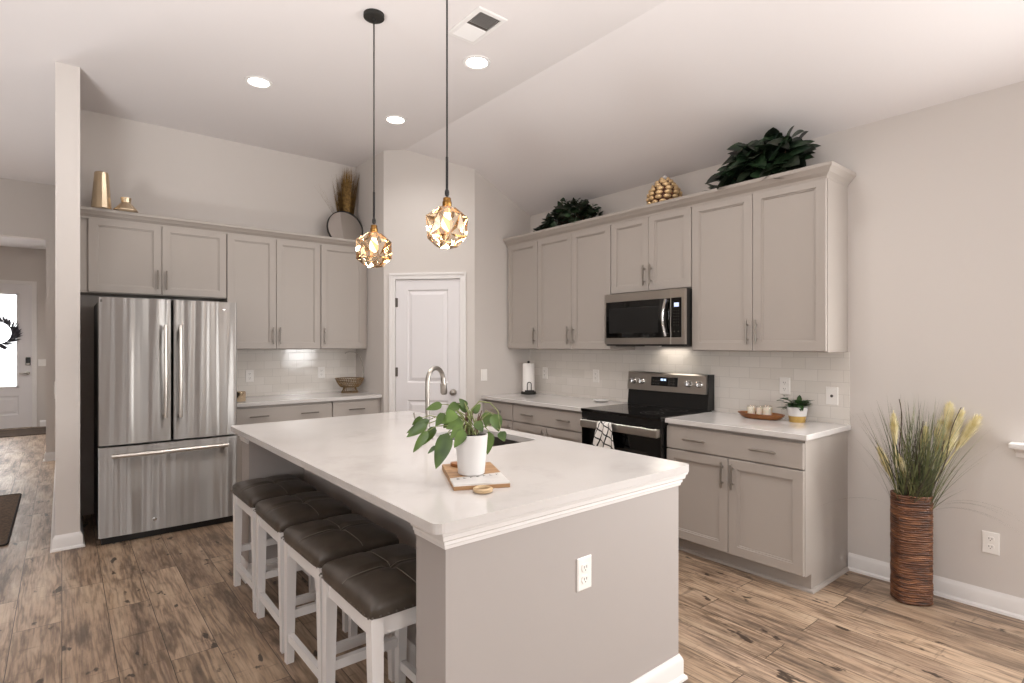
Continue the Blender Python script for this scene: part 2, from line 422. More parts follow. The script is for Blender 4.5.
# sill of the right window, its horn running past the opening
b = MB(); b.box(XR - .075, XR + .02, WY0 - .06, WY1 + .065, WZ0 - .022, WZ0 + .006, .005)
b.loft([[(XR - o, y, z) for o, z in ((0, WZ0 - .07), (.012, WZ0 - .07), (.02, WZ0 - .045), (.055, WZ0 - .022), (0, WZ0 - .022))] for y in (WY0 - .04, WY1 + .045)])
struct(b.build('trim_window_sill', 'trim', smooth=30))

BP = [(0, 0), (.028, 0), (.026, .012), (.015, .02), (.015, .078), (.011, .09), (.006, .098), (.004, .104), (0, .104)]
def base(name, path): b = MB(); sweep(b, path, BP); return struct(b.build(name, 'trim', smooth=35))
base('baseboard_right', [(XR, 1.372), (XR, -3.2)])
base('baseboard_partition', [(-.035, 8.77), (-.035, 4.94), (.10, 4.94), (.10, 5.80)])
base('baseboard_hall', [(-.15, 8.9), (-.15, 8.8), (-.06, 8.8)])
base('baseboard_entry', [(DX1 + .09, 12.6), (-.16, 12.6)])
base('baseboard_left', [(-4.5, -3.2), (-4.5, 8.8)])

# pantry: return wall, angled front wall with its door, return wall
LW = (PB - PA).length; dv = (PB - PA) / LW; nv = Vector((dv.y, -dv.x))   # nv points into the pantry or the room
if nv.dot(-PA) < 0: nv = -nv                                            # towards the room
def pp(s, o=0): q = PA + dv * s + nv * o; return (q.x, q.y)
sk = (XK - PA.x) / dv.x
S0, S1, PDZ = .112, .800, 2.082
b = MB()
b.prism([(2.51, 5.13), (2.61, 5.17), (2.61, YB), (2.51, YB)], 0, 0, lambda x: ZC); struct(b.build('wall_pantry_left', 'wall'))
b = MB()
def seg(s0, s1, z0, z1=None):
    b.prism([pp(s0), pp(s1), pp(s1, -.1), pp(s0, -.1)], z0, z1, None if z1 else ceil)
seg(0, S0, 0); seg(S1, LW, 0); seg(S0, sk, PDZ); seg(sk, S1, PDZ)
struct(b.build('wall_pantry_front', 'wall'))
b = MB(); b.prism([(PB.x, PB.y), (XR, PB.y), (XR, PB.y + .1), (PB.x + .09, PB.y + .1)], 0, 0, ceil); struct(b.build('wall_pantry_right', 'wall'))
# door casing
ang = math.atan2(dv.y, dv.x)
def local(o): o.location = (PA.x, PA.y, 0); o.rotation_euler = (0, 0, ang); return o    # local x along the wall, local -y towards the room
b = MB(); cw = .062
def casing(b, x0, x1, z1, y0=0.):
    for i in range(2):
        b.box(*((x0 - cw, x0) if i == 0 else (x1, x1 + cw)), y0 - .012, y0, 0, z1 + cw, .002)
        b.box(*((x0 - cw, x0 - cw + .022) if i == 0 else (x1 + cw - .022, x1 + cw)), y0 - .020, y0 - .012, 0, z1 + cw, .002)
    b.box(x0, x1, y0 - .012, y0, z1, z1 + cw, .002); b.box(x0 - cw + .022, x1 + cw - .022, y0 - .020, y0 - .012, z1 + cw - .022, z1 + cw, .002)
casing(b, S0 + .012, S1 - .012, PDZ - .012)
b.box(S0, S0 + .012, 0, .1, 0, PDZ); b.box(S1 - .012, S1, 0, .1, 0, PDZ); b.box(S0 + .012, S1 - .012, 0, .1, PDZ - .012, PDZ)
struct(local(b.build('trim_pantry_door', 'trim')))
d0, d1, dz = S0 + .016, S1 - .016, PDZ - .016
def panel_door(x0, x1, z1, panels, yf, t=.035):
    """slab with raised panels: front skin is built around the panel openings"""
    b = MB(); b.box(x0, x1, yf + .012, yf + t, .008, z1)
    zs = [.008] + [q for p in panels for q in (p[2], p[3])] + [z1]
    px0, px1 = panels[0][0], panels[0][1]
    b.box(x0, px0, yf, yf + .012, .008, z1); b.box(px1, x1, yf, yf + .012, .008, z1)
    for i in range(0, len(zs), 2): b.box(px0, px1, yf, yf + .012, zs[i], zs[i + 1])
    for p0, p1, q0, q1 in panels:
        b.rings(p0, p1, q0, q1, [(0, yf + .0005), (.010, yf + .0115), (.020, yf + .0115), (.050, yf + .001), (.054, yf + .001)], False)
    return b
pd = panel_door(d0, d1, dz, [(d0 + .118, d1 - .118, .24, .865), (d0 + .118, d1 - .118, 1.04, 1.965)], .004)
door = struct(local(pd.build('door_1', 'door_white')))
for z in (.25, 1.145, 1.84):
    b = MB(); b.lathe([(.007, -.045), (.007, .045)], (d0 - .004, -.004, z), 10); b.box(d0 - .012, d0 + .02, -.002, .004, z - .045, z + .045); b.build('hinge', 'nickel_dark', door)
b = MB(); b.lathe([(.03, 0), (.03, .008), (.012, .012), (.011, .035), (.026, .045), (.03, .058), (.024, .07), (.008, .075)], seg=20)
b.xform(Matrix.Translation((d1 - .06, .004, .95)) @ Matrix.Rotation(R(90), 4, 'X')); b.build('door_knob', 'nickel', door, 40)

# front door at the end of the hall
b = MB(); casing(b, DX0 + .012, DX1 - .012, DZ - .012, 12.6)
b.box(DX0, DX0 + .012, 12.6, 12.7, 0, DZ); b.box(DX1 - .012, DX1, 12.6, 12.7, 0, DZ); b.box(DX0 + .012, DX1 - .012, 12.6, 12.7, DZ - .012, DZ)
struct(b.build('trim_front_door', 'trim'))
fx0, fx1, fz = DX0 + .0125, DX1 - .0125, DZ - .0125
b = MB(); gx0, gx1, gz0, gz1 = fx0 + .17, fx1 - .17, .68, 2.295
for q in ((fx0, gx0, .015, fz), (gx1, fx1, .015, fz), (gx0, gx1, gz1, fz), (gx0, gx1, .55, gz0), (gx0, gx1, .015, .22)): b.box(q[0], q[1], 12.62, 12.665, .002 if q[2] == .015 else q[2], q[3])
b.box(gx0, gx1, 12.63, 12.66, .22, .55); b.rings(gx0, gx1, .22, .55, [(0, 12.6205), (.02, 12.629), (.04, 12.629), (.07, 12.622)], False)
for q in ((gx0, gx1, gz0, gz0 + .03), (gx0, gx1, gz1 - .03, gz1), (gx0, gx0 + .03, gz0, gz1), (gx1 - .03, gx1, gz0, gz1)): b.box(q[0], q[1], 12.61, 12.62, q[2], q[3])
fd = struct(b.build('door_2', 'door_white'))
b = MB(); b.box(gx0, gx1, 12.64, 12.65, gz0, gz1); b.build('pane', 'frosted', fd)
b = MB(); b.box(fx1 - .085, fx1 - .02, 12.595, 12.62, 1.06, 1.2, .008); b.build('keypad', 'black', fd)
b = MB(); b.box(fx1 - .078, fx1 - .027, 12.59, 12.596, 1.065, 1.10, .003); b.build('keypad_cover', 'nickel', fd)
b = MB(); b.lathe([(.03, 0), (.03, .012), (.012, .016), (.012, .05)], seg=16); b.xform(Matrix.Translation((fx1 - .055, 12.62, .93)) @ Matrix.Rotation(R(90), 4, 'X'))
b.tube([(fx1 - .055, 12.565, .93), (fx1 - .10, 12.562, .932), (fx1 - .165, 12.565, .928)], .011, 10); b.build('door_handle', 'nickel', fd, 40)

# ------------------------------------------------------------------ cabinets (local x = width, -y = front, z up)
def pull(parent, x, z, yf, vertical, m='nickel', L=.16):
    b = MB(); h = L / 2; r = .0055
    if vertical:
        b.box(x - r, x + r, yf - .034, yf - .023, z - h, z + h, .002)
        for q in (-.048, .048): b.tube([(x, yf, z + q), (x, yf - .024, z + q)], .0045, 8)
    else:
        b.box(x - h, x + h, yf - .034, yf - .023, z - r, z + r, .002)
        for q in (-.048, .048): b.tube([(x + q, yf, z), (x + q, yf - .024, z)], .0045, 8)
    return b.build('handle', m, parent)
DT = .02
def shaker(parent, x0, x1, z0, z1, name='door', fr=.057):
    b = MB(); y = -DT
    b.rings(x0, x1, z0, z1, [(0, -.001), (0, y + .003), (.003, y), (fr, y), (fr + .001, y + .006), (fr + .009, y + .0065), (fr + .010, y + .012)])
    return b.build(name, 'cab', parent)
def slab(parent, x0, x1, z0, z1):
    b = MB(); b.rings(x0, x1, z0, z1, [(0, -.001), (0, -DT + .004), (.004, -DT)]); return b.build('drawer', 'cab', parent)
GP = .0035
def upper(name, loc, rz, w, z0, z1, ndoors, hinge, label, group, m='nickel', depth=.305, fill=(0, 0), ends=0):
    t = thing(name, (loc[0], loc[1], 0), rz, label, 'cabinet', group)
    b = MB(); b.box(.003, w - (0 if ends else .003), 0, depth - .002, z0, z1); b.build('body', 'cab', t)
    xs = [fill[0], w - fill[1]] if ndoors == 1 else [fill[0], (w + fill[0] - fill[1]) / 2, w - fill[1]]
    for i in range(ndoors):
        x0, x1 = xs[i] + (GP if i == 0 else .0015), xs[i + 1] - (GP if i == ndoors - 1 else .0015)
        d = shaker(t, x0, x1, z0 + .006, z1 - .012)
        hx = x1 - .03 if (ndoors == 2 and i == 0) or (ndoors == 1 and hinge == 'l') else x0 + .03
        pull(d, hx, z0 + .13, -DT, True, m)
    return t
def basecab(name, loc, rz, w, ndoors, hinge, label, group, ends=(0, 0), depth=.61, m='nickel', kick=True):
    t = thing(name, (loc[0], loc[1], 0), rz, label, 'cabinet', group)
    b = MB(); b.box(.003, w - (0 if ends[1] else .003), 0, depth - .004, .105, .882); b.box(.003, w - (0 if ends[1] else .003), .075, depth - .004, 0, .105); b.build('body', 'cab', t)
    dr = slab(t, GP, w - GP, .713, .862)
    for x in ([w / 2] if w < .7 else [w * .25, w * .75]): pull(dr, x, .788, -DT, False, m)
    xs = [0, w] if ndoors == 1 else [0, w / 2, w]
    for i in range(ndoors):
        x0, x1 = xs[i] + (GP if i == 0 else .0015), xs[i + 1] - (GP if i == ndoors - 1 else .0015)
        d = shaker(t, x0, x1, .112, .705)
        hx = x1 - .032 if (ndoors == 2 and i == 0) or (ndoors == 1 and hinge == 'l') else x0 + .032
        pull(d, hx, .60, -DT, True, m)
    q = [(0, 0), (.018, 0), (.016, .009), (.009, .016), (0, .018)]
    b = MB(); p = [(0, .075), (w, .075)]
    if ends[1]: p += [(w, depth - .004)]
    sweep(b, p, q); b.build('shoe_moulding', 'cab', t, 40)
    return t
Y0 = 1.3775; YA = Y0 + .914; YM = YA + .762; YC = YM + .914; YD = YC + .453
ZB, ZT = 1.373, 2.44
FX = XR - .305                      # box fronts of the range-wall uppers
GU = 'upper cabinets on the range wall'
upper('wall_cabinet', (FX, YA), -pi / 2, .914, ZB, ZT, 2, '', 'tall two-door grey wall cabinet right of the microwave, at the open end of its row', GU, ends=1)
upper('wall_cabinet', (FX, YM), -pi / 2, .762, 1.832, ZT, 2, '', 'short two-door grey wall cabinet directly above the microwave', GU)
upper('wall_cabinet', (FX, YC), -pi / 2, .914, ZB, ZT, 2, '', 'tall two-door grey wall cabinet left of the microwave', GU)
upper('wall_cabinet', (FX, YD), -pi / 2, .453, ZB, ZT, 1, 'l', 'narrow one-door grey wall cabinet in the corner above the paper towel stand', GU)
X1, X2, X3, X4 = .1566, 1.1534, 2.0063, 2.478
FY = YB - .305
GF = 'upper cabinets on the refrigerator wall'
upper('wall_cabinet', (.104, FY), 0, X2 - .104, 1.832, ZT, 2, '', 'short two-door grey wall cabinet above the steel refrigerator', GF, 'nickel_dark', fill=(X1 - .104, 0))
upper('wall_cabinet', (X2, FY), 0, X3 - X2, ZB, ZT, 2, '', 'tall two-door grey wall cabinet just right of the refrigerator', GF, 'nickel_dark')
upper('wall_cabinet', (X3, FY), 0, 2.506 - X3, ZB, ZT, 1, 'r', 'one-door grey wall cabinet under the round mirror', GF, 'nickel_dark', fill=(0, 2.506 - X4))
CR = [(-.004, 2.415), (.002, 2.415), (.004, 2.428), (.014, 2.44), (.024, 2.448), (.032, 2.462), (.045, 2.474), (.047, 2.48), (.047, 2.496), (-.004, 2.496)]
b = MB(); sweep(b, [(FX - .02, 4.436), (FX - .02, Y0), (XR - .001, Y0)], CR)
tag(b.build('crown_moulding', 'cab', smooth=20), 'grey crown moulding along the range-wall cabinet tops, below the ivy', 'moulding')
b = MB(); sweep(b, [(.104, FY - .02), (2.506, FY - .02)], CR)
tag(b.build('crown_moulding', 'cab', smooth=20), 'grey crown moulding along the cabinet tops beside the pillar, below the gold vases', 'moulding')

BX = XR - .61
GB = 'base cabinets on the range wall'
basecab('base_cabinet', (BX, YA), -pi / 2, .914, 2, '', 'grey base cabinet right of the range with two full doors in view', GB, ends=(0, 1))
basecab('base_cabinet', (BX, YC), -pi / 2, .914, 2, '', 'wide grey base cabinet directly left of the range', GB)
basecab('base_cabinet', (BX, YD + .003), -pi / 2, .453, 1, 'l', 'narrow grey base cabinet in the corner beside the pantry', GB)
BY = YB - .61
GG = 'base cabinets on the refrigerator wall'
basecab('base_cabinet', (X2 - .03, BY), 0, X3 - X2 + .03, 2, '', 'grey base cabinet next to the refrigerator, its drawer with two pulls', GG, m='nickel_dark')
basecab('base_cabinet', (X3, BY), 0, 2.478 - X3, 1, 'r', 'grey base cabinet under the wire fruit basket, its drawer with one pull', GG, m='nickel_dark')
b = MB(); b.box(2.478, 2.508, BY - .003, YB - .004, 0, .882); tag(b.build('filler_panel', 'cab'), 'narrow grey filler strip between base cabinet and pantry wall under the fruit basket', 'panel')

def slab_top(name, outer, label, hole=None, z0=.884, z1=.914):
    b = MB()
    def loop(p, z): return [b.v((q[0], q[1], z)) for q in p]
    ot, ob = loop(outer, z1), loop(outer, z0)
    n = len(outer)
    side = [b.f([ob[i], ob[(i + 1) % n], ot[(i + 1) % n], ot[i]]) for i in range(n)]
    if hole:
        ht, hb = loop(hole, z1), loop(hole, z0); k = len(hole)
        for i in range(k): b.f([ht[i], ht[(i + 1) % k], hb[(i + 1) % k], hb[i]])
        for o, h in ((ot, ht), (ob, hb)):
            es = [b.bm.edges.get((l[i], l[(i + 1) % len(l)])) for l in (o, h) for i in range(len(l))]
            bmesh.ops.triangle_fill(b.bm, use_beauty=True, edges=es)
    else: b.f(ot); b.f(ob[::-1])
    es = [e for e in b.bm.edges if all(v in set(ot) for v in e.verts) and len(e.link_faces) == 2 and any(len(f.verts) == 4 and f in side for f in e.link_faces)]
    if not hole: bmesh.ops.bevel(b.bm, geom=es, offset=.003, segments=2, affect='EDGES', profile=.5)
    return tag(b.build(name, 'quartz'), label, 'countertop')
def rect(x0, x1, y0, y1): return [(x0, y0), (x1, y0), (x1, y1), (x0, y1)]
slab_top('countertop', rect(XR - .648, XR - .009, Y0 - .022, YA - .003), 'white quartz countertop right of the range under the wooden tray')
slab_top('countertop', rect(XR - .648, XR - .009, YM + .003, 4.438), 'white quartz countertop between the range and pantry corner')
slab_top('countertop', rect(X2 - .035, 2.508, YB - .648, YB - .009), 'white quartz countertop beside the refrigerator under the wire fruit basket')
b = MB(); b.box(XR - .008, XR - .0005, Y0 - .012, 4.439, .90, ZB - .001)
tag(b.build('tile_backsplash', 'tile_y'), 'white subway tile backsplash behind the range', 'backsplash')
b = MB(); b.box(1.06, 2.509, YB - .008, YB - .0005, .90, ZB - .001)
tag(b.build('tile_backsplash', 'tile_x'), 'glossy white subway tile backsplash behind the wire fruit basket', 'backsplash')

# ------------------------------------------------------------------ island
IX0, IX1, IY0, IY1 = .872, 2.036, 1.38, 3.74
isl = thing('kitchen_island', (0, 0, 0), 0, 'long pale grey kitchen island with panelled end and knee space', 'island')
b = MB(); b.box(IX0, IX1, IY0, 1.553, 0, .884); b.build('end_panel', 'island', isl)
b = MB(); b.box(IX0, IX1, 3.576, IY1, 0, .884); b.build('end_panel', 'island', isl)
b = MB(); b.box(1.20, 1.25, 1.553, 3.576, 0, .884); b.build('knee_wall', 'island', isl)
b = MB(); b.box(2.0, 2.03, 1.553, 3.576, .105, .884); b.box(1.94, 1.96, 1.553, 3.576, 0, .105); b.build('cabinet_front', 'cab', isl)
ys = [1.56, 2.07, 2.57, 3.07, 3.57]
for a, c in zip(ys, ys[1:]):
    q = MB(); q.rings(0, c - a - .006, .112, .862, [(0, -.001), (0, -.017), (.003, -.02), (.057, -.02), (.06, -.011)])
    q.xform(Matrix.Translation((2.03, a + .003, 0)) @ Matrix.Rotation(pi / 2, 4, 'Z')); d = q.build('door', 'cab', isl)
    h = MB(); h.box(2.073, 2.084, c - .04, c - .029, .62, .78, .002)
    for z in (.652, .748): h.tube([(2.05, c - .0345, z), (2.074, c - .0345, z)], .0045, 8)
    h.build('handle', 'nickel', d)
IM = [(0, .822), (.006, .822), (.008, .833), (.012, .836), (.012, .846), (.020, .852), (.022, .866), (.027, .869), (.029, .884), (0, .884)]
b = MB(); sweep(b, [(IX0, 1.553), (IX0, IY0), (IX1, IY0), (IX1, 1.5)], IM); b.build('moulding', 'trim', isl, 25)
b = MB(); sweep(b, [(1.20, 3.576), (IX0, 3.576)][::-1] if 0 else [(IX1, 3.70), (IX1, IY1), (IX0, IY1), (IX0, 3.576)], IM); b.build('moulding', 'trim', isl, 25)
b = MB(); sweep(b, [(1.19, 1.553), (IX0, 1.553), (IX0, IY0), (IX1, IY0), (IX1, 1.55)], BP); b.build('baseboard', 'trim', isl, 35)
b = MB(); sweep(b, [(IX1, IY1), (IX0, IY1), (IX0, 3.576), (1.20, 3.576), (1.20, 1.57)], BP); b.build('baseboard', 'trim', isl, 35)
SX0, SX1, SY0, SY1 = 1.61, 1.955, 2.19, 2.73
hole = rrect(SX0, SX1, SY0, SY1, .03)
top = slab_top('countertop', rrect(.812, 2.066, 1.335, 3.785, .03), 'large white quartz island top under the potted plant', hole)
b = MB()
def rr(i, z, r=.03): return [(x, y, z) for x, y in rrect(SX0 - .006 + i, SX1 + .006 - i, SY0 - .006 + i, SY1 + .006 - i, r)]
b.loft([rr(-.02, .883), rr(0, .883), rr(.004, .72, .03), rr(.03, .685, .03)], cap0=False)
b.loft([rr(-.02, .882), rr(-.004, .88), rr(-.002, .715), rr(.03, .681)], cap0=False)
M['sink_steel'] = mat('sink steel', '#77736f', .36, 1)
s = b.build('sink', 'sink_steel', smooth=40)
tag(s, 'undermount stainless sink set in the island top', 'sink')

FXP, FYP = 1.523, 2.59
t = thing('kitchen_faucet', (FXP, FYP, .914), 0, 'tall gooseneck pull-down faucet on the island', 'faucet')
b = MB(); b.lathe([(.030, 0), (.030, .006), (.022, .012), (.019, .05), (.016, .06)], seg=20); b.build('base', 'nickel', t, 40)
d = Vector((.92, .39, 0)); rad = .072
pts = [(0, 0, .05), (0, 0, .2), (0, 0, .305)] + arc(d * rad + Vector((0, 0, .305)), rad, pi, 0.22, 14, d)[1:]
e0 = pts[-1]
b = MB(); b.tube(pts, .0125, 12); b.build('spout', 'nickel', t, 60)
dn = Vector((d.x * .12, d.y * .12, -1)).normalized()
b = MB(); b.tube([e0, e0 + dn * .03, e0 + dn * .034, e0 + dn * .085, e0 + dn * .095], [.0125, .0145, .0185, .020, .014], 14); h = b.build('spray_head', 'nickel', t, 40)
b = MB(); b.tube([e0 + dn * .025 + d * .012, e0 + dn * .07 + d * .016], [.006, .008], 8); b.build('spray_button', 'black', h, 50)
b = MB(); b.tube([(-.006, .015, .045), (-.022, .055, .05)], .012, 10); b.tube([(-.02, .05, .05), (-.03, .072, .085), (-.035, .085, .135)], [.007, .006, .005], 8); b.build('lever', 'nickel', t, 50)

def outlet(name, loc, rz, label, kind='duplex', group=None, w=.073, h=.117):
    t = thing(name, loc, rz, label, 'outlet' if kind in ('duplex', 'coax') else 'switch', group)
    b = MB(); b.rings(-w / 2, w / 2, -h / 2, h / 2, [(0, -.0005), (0, -.004), (.004, -.0065), (.008, -.0065)]); b.build('plate', 'white_plastic', t)
    if kind == 'duplex':
        for z in (-.021, .021):
            b = MB(); b.loft([[(.017 * cos(a) , y, z + max(-.0135, min(.0135, .017 * sin(a)))) for a in [2 * pi * i / 20 for i in range(20)]] for y in (-.006, -.0095)]); r = b.build('receptacle', 'white_plastic', t)
            b = MB()
            for x in (-.0063, .0063): b.box(x - .0012, x + .0012, -.0102, -.0094, z - .001, z + .008)
            b.box(-.002, .002, -.0102, -.0094, z - .0095, z - .0055); b.build('slots', 'slot', r)
    elif kind == 'coax':
        b = MB(); b.lathe([(.009, 0), (.009, .003), (.005, .003), (.005, .01)], seg=12); b.xform(Matrix.Translation((0, -.006, 0)) @ Matrix.Rotation(R(90), 4, 'X')); b.build('connector', 'slot', t)
    else:
        n = kind
        for i in range(n):
            x = (i - (n - 1) / 2) * .046
            b = MB(); b.box(x - .0165, x + .0165, -.009, -.006, -.033, .033, .0015); b.build('rocker', 'white_plastic', t)
    return t
outlet('power_outlet', (1.454, IY0, .60), 0, 'white outlet on the island end panel')
outlet('power_outlet', (XR - .008, 1.467, 1.088), -pi / 2, 'white cable outlet on the tile nearest the open end of the cabinets', 'coax')
outlet('power_outlet', (XR - .008, 1.767, 1.135), -pi / 2, 'white power outlet on the tile behind the small potted plant')
outlet('power_outlet', (XR - .008, 3.50, 1.127), -pi / 2, 'white power outlet on the tile midway between range and paper towels')
outlet('power_outlet', (XR - .008, 4.20, 1.126), -pi / 2, 'white power outlet on the tile beside the paper towel stand')
outlet('power_outlet', (XR, .682, .357), -pi / 2, 'white power outlet low on the wall beside the rattan vase')
outlet('power_outlet', (1.42, YB - .008, 1.112), 0, 'white power outlet on the tile close to the refrigerator')
outlet('power_outlet', (2.125, YB - .008, 1.125), 0, 'white power outlet on the tile left of the wire fruit basket')
outlet('light_switch', (3.253, 4.44, 1.117), 0, 'white light switch on the wall right of the pantry door', 1)
outlet('light_switch', (-.035, 5.05, 1.10), -pi / 2, 'white light switch on the hall side of the pillar', 1)
outlet('light_switch', (-.235, 12.6, 1.106), 0, 'white triple light switch beside the front door', 3, w=.165)

# ------------------------------------------------------------------ stools
def make_stool(label):
    """origin at floor, centre; long side along y"""
    t = thing('bar_stool', (0, 0, 0), 0, label, 'stool', 'white stools along the island')
    hx, hy, zt = .17, .210, .553
    # cushion
    b = MB(); nx, ny = 20, 28; grid = []
    W2, L2 = hx + .012, hy + .012
    def bul(u, v):
        e = (1 - abs(u) ** 6) * (1 - abs(v) ** 6)
        h = .040 * max(e, 0) ** .36
        h += .014 * (1 - u * u) * (1 - v * v)
        for c, s in ((abs(u), .05), (abs(v), .04)): h -= .010 * math.exp(-(c / s) ** 2) * max(e, 0)
        h -= .012 * math.exp(-((u * u) * 60 + (v * v) * 90))
        h += .006 * v * v                              # slightly dished along its length
        return h
    for i in range(nx + 1):
        u = -cos(pi * i / nx); row = []
        for j in range(ny + 1):
            v = -cos(pi * j / ny)
            k = 1 + .03 * math.sqrt(max(0, (1 - u ** 6) * (1 - v ** 6)))
            cx, cy = u * W2, v * L2
            # round the plan corners
            if abs(u) > .8 and abs(v) > .8:
                q = ((abs(u) - .8) / .2 * (abs(v) - .8) / .2); cx *= 1 - .05 * q; cy *= 1 - .04 * q
            row.append(b.v((cx, cy, zt + .022 + bul(u, v))))
        grid.append(row)
    for i in range(nx):
        for j in range(ny): b.f([grid[i][j], grid[i + 1][j], grid[i + 1][j + 1], grid[i][j + 1]])
    per = [grid[i][0] for i in range(nx + 1)] + [grid[nx][j] for j in range(1, ny + 1)] + [grid[i][ny] for i in range(nx - 1, -1, -1)] + [grid[0][j] for j in range(ny - 1, 0, -1)]
    low = [b.v((v.co.x * .985, v.co.y * .985, zt + .001)) for v in per]
    n = len(per)
    for i in range(n): b.f([per[i], low[i], low[(i + 1) % n], per[(i + 1) % n]])
    b.f(low)
    cu = b.build('seat_cushion', 'leather', t, 70)
    b = MB()
    b.tube([(u * W2, 0.007, zt + .0235 + bul(u, .02)) for u in [-.97 + 1.94 * i / 24 for i in range(25)]], .0012, 5)
    b.tube([(0.006, v * L2, zt + .0235 + bul(.02, v)) for v in [-.97 + 1.94 * i / 24 for i in range(25)]], .0012, 5)
    b.build('seam', 'leather_thread', cu)
    b = MB()
    for s in (-1, 1):
        for i in range(17): b.lathe([(.0048, 0), (.0035, .002), (.0008, .003)], seg=6); b.xform(Matrix.Translation((s * (W2 * .99), -L2 * .95 + 2 * L2 * .95 * i / 16, zt + .008)) @ Matrix.Rotation(s * R(90), 4, 'Y'), b.count() - 18)
        for i in range(13): b.lathe([(.0048, 0), (.0035, .002), (.0008, .003)], seg=6); b.xform(Matrix.Translation((-W2 * .94 + 2 * W2 * .94 * i / 12, s * (L2 * .99), zt + .008)) @ Matrix.Rotation(-s * R(90), 4, 'X'), b.count() - 18)
    b.build('nailhead_trim', 'nickel_dark', cu)
    lw = .021; sp = .018
    def c_at(sx, sy, z): k = (zt - z) / zt; return sx * (hx - lw), sy * (hy - lw + sp * k)
    for sx in (-1, 1):
        for sy in (-1, 1):
            b = MB(); lps = []
            for z, w in ((0, .016), (.5, lw), (zt, lw)):
                x, y = c_at(sx, sy, z); lps.append([(x - w, y - w, z), (x + w, y - w, z), (x + w, y + w, z), (x - w, y + w, z)])
            b.loft(lps); b.build('leg', 'trim', t)
    a = .012
    for s in (-1, 1):
        b = MB(); b.box(s * (hx - lw) - a, s * (hx - lw) + a, -hy + 2 * lw, hy - 2 * lw, zt - .065, zt); b.build('apron', 'trim', t)
        b = MB(); b.box(-hx + 2 * lw, hx - 2 * lw, s * (hy - lw) - a, s * (hy - lw) + a, zt - .065, zt); b.build('apron', 'trim', t)
        z = .12; y = c_at(1, 1, z)[1] - lw
        b = MB(); b.box(s * (hx - lw) - .011, s * (hx - lw) + .011, -y, y, z - .018, z + .018); b.build('stretcher', 'trim', t)
        z = .215; y = c_at(1, s, z)[1]
        b = MB(); b.box(-hx + 2 * lw, hx - 2 * lw, y - .011, y + .011, z - .018, z + .018); b.build('stretcher', 'trim', t)
    return t
ST = make_stool('white backless stool with dark leather seat, nearest the island end panel')
for i, (y, rz, lb) in enumerate([(1.840, .0, None), (2.345, .012, 'white backless stool with dark leather seat, second from the island end panel'),
                             (2.858, -.01, 'white backless stool with dark leather seat, third from the island end panel'),
                             (3.352, .008, 'white backless stool with dark leather seat, closest to the refrigerator')]):
    o = ST if i == 0 else copy_tree(ST)
    o.location = (.955 - (.03, .014, .004, .002)[i], y, 0); o.rotation_euler = (0, 0, rz)
    if lb: o['label'] = lb

# ------------------------------------------------------------------ refrigerator
FRX, FRY, FRW = .196, 4.837, .895
t = thing('refrigerator', (FRX, FRY, 0), 0, 'stainless french-door refrigerator with bottom freezer beside the pillar', 'refrigerator')
b = MB(); b.box(.008, FRW - .008, .075, .86, .045, 1.735, .004); b.build('body', 'fridge_side', t)
b = MB(); b.box(.02, FRW - .02, .03, .86, .0, .045); b.build('base_grille', 'black', t)
for x in (.05, FRW - .05):
    b = MB(); b.box(x - .035, x + .035, .02, .12, 1.735, 1.752, .004); b.build('hinge_cover', 'black', t)
def fdoor(name, x0, x1, z0, z1, bulge):
    b = MB(); n = 18; c, hw = (x0 + x1) / 2, (x1 - x0) / 2
    pl = [(x1, .068), (x0, .068), (x0, .008), (x0 + .002, .003)]
    pl += [(c + hw * (-1 + 2 * (i + .25) / (n + .5)), -bulge * (1 - (-1 + 2 * (i + .25) / (n + .5)) ** 2)) for i in range(n + 1)]
    pl += [(x1 - .002, .003), (x1, .008)]
    lp = [[(x, y, z0) for x, y in pl], [(x, y, z1) for x, y in pl]]
    return b.loft(lp).build(name, 'steel', t, 30)
dl = fdoor('door', .0, FRW / 2 - .004, .705, 1.755, .010)
dr = fdoor('door', FRW / 2 + .004, FRW, .705, 1.755, .010)
dz_ = fdoor('freezer_drawer', .0, FRW, .055, .69, .014)
for x, par in ((FRW / 2 - .048, dl), (FRW / 2 + .048, dr)):
    b = MB(); zs = [.875 + .69 * i / 16 for i in range(17)]
    b.tube([(x, -.052 - .012 * sin(pi * (z - .875) / .69), z) for z in zs], [.0135] * 17, 12, flat=.8)
    for z in (.90, 1.54): b.tube([(x, .0, z), (x, -.05, z)], .010, 10)
    b.build('handle', 'steel_light', par, 50)
b = MB(); xs = [.075 + .745 * i / 16 for i in range(17)]
b.tube([(x, -.055 - .014 * sin(pi * (x - .075) / .745), .632 - .0 * x) for x in xs], [.0145] * 17, 12)
for x in (.10, .795): b.tube([(x, .0, .632), (x, -.055, .632)], .011, 10)
b.build('handle', 'steel_light', dz_, 50)
b = MB(); b.lathe([(.013, 0), (.013, .003), (.010, .004)], seg=20); b.xform(Matrix.Translation((.335, -.012, .135)) @ Matrix.Rotation(R(90), 4, 'X')); b.build('badge', 'chrome', dz_, 40)
b = MB()
for i, w in enumerate((.010, .008, .010, .009, .008, .010)): b.box(.735 + i * .0125, .735 + i * .0125 + w, -.0072, -.0045, 1.692, 1.697)
b.build('badge', 'chrome', dr)
b = MB(); b.box(.012, .03, -.002, .002, 1.72, 1.738, .001); b.build('badge', 'slot', dl)

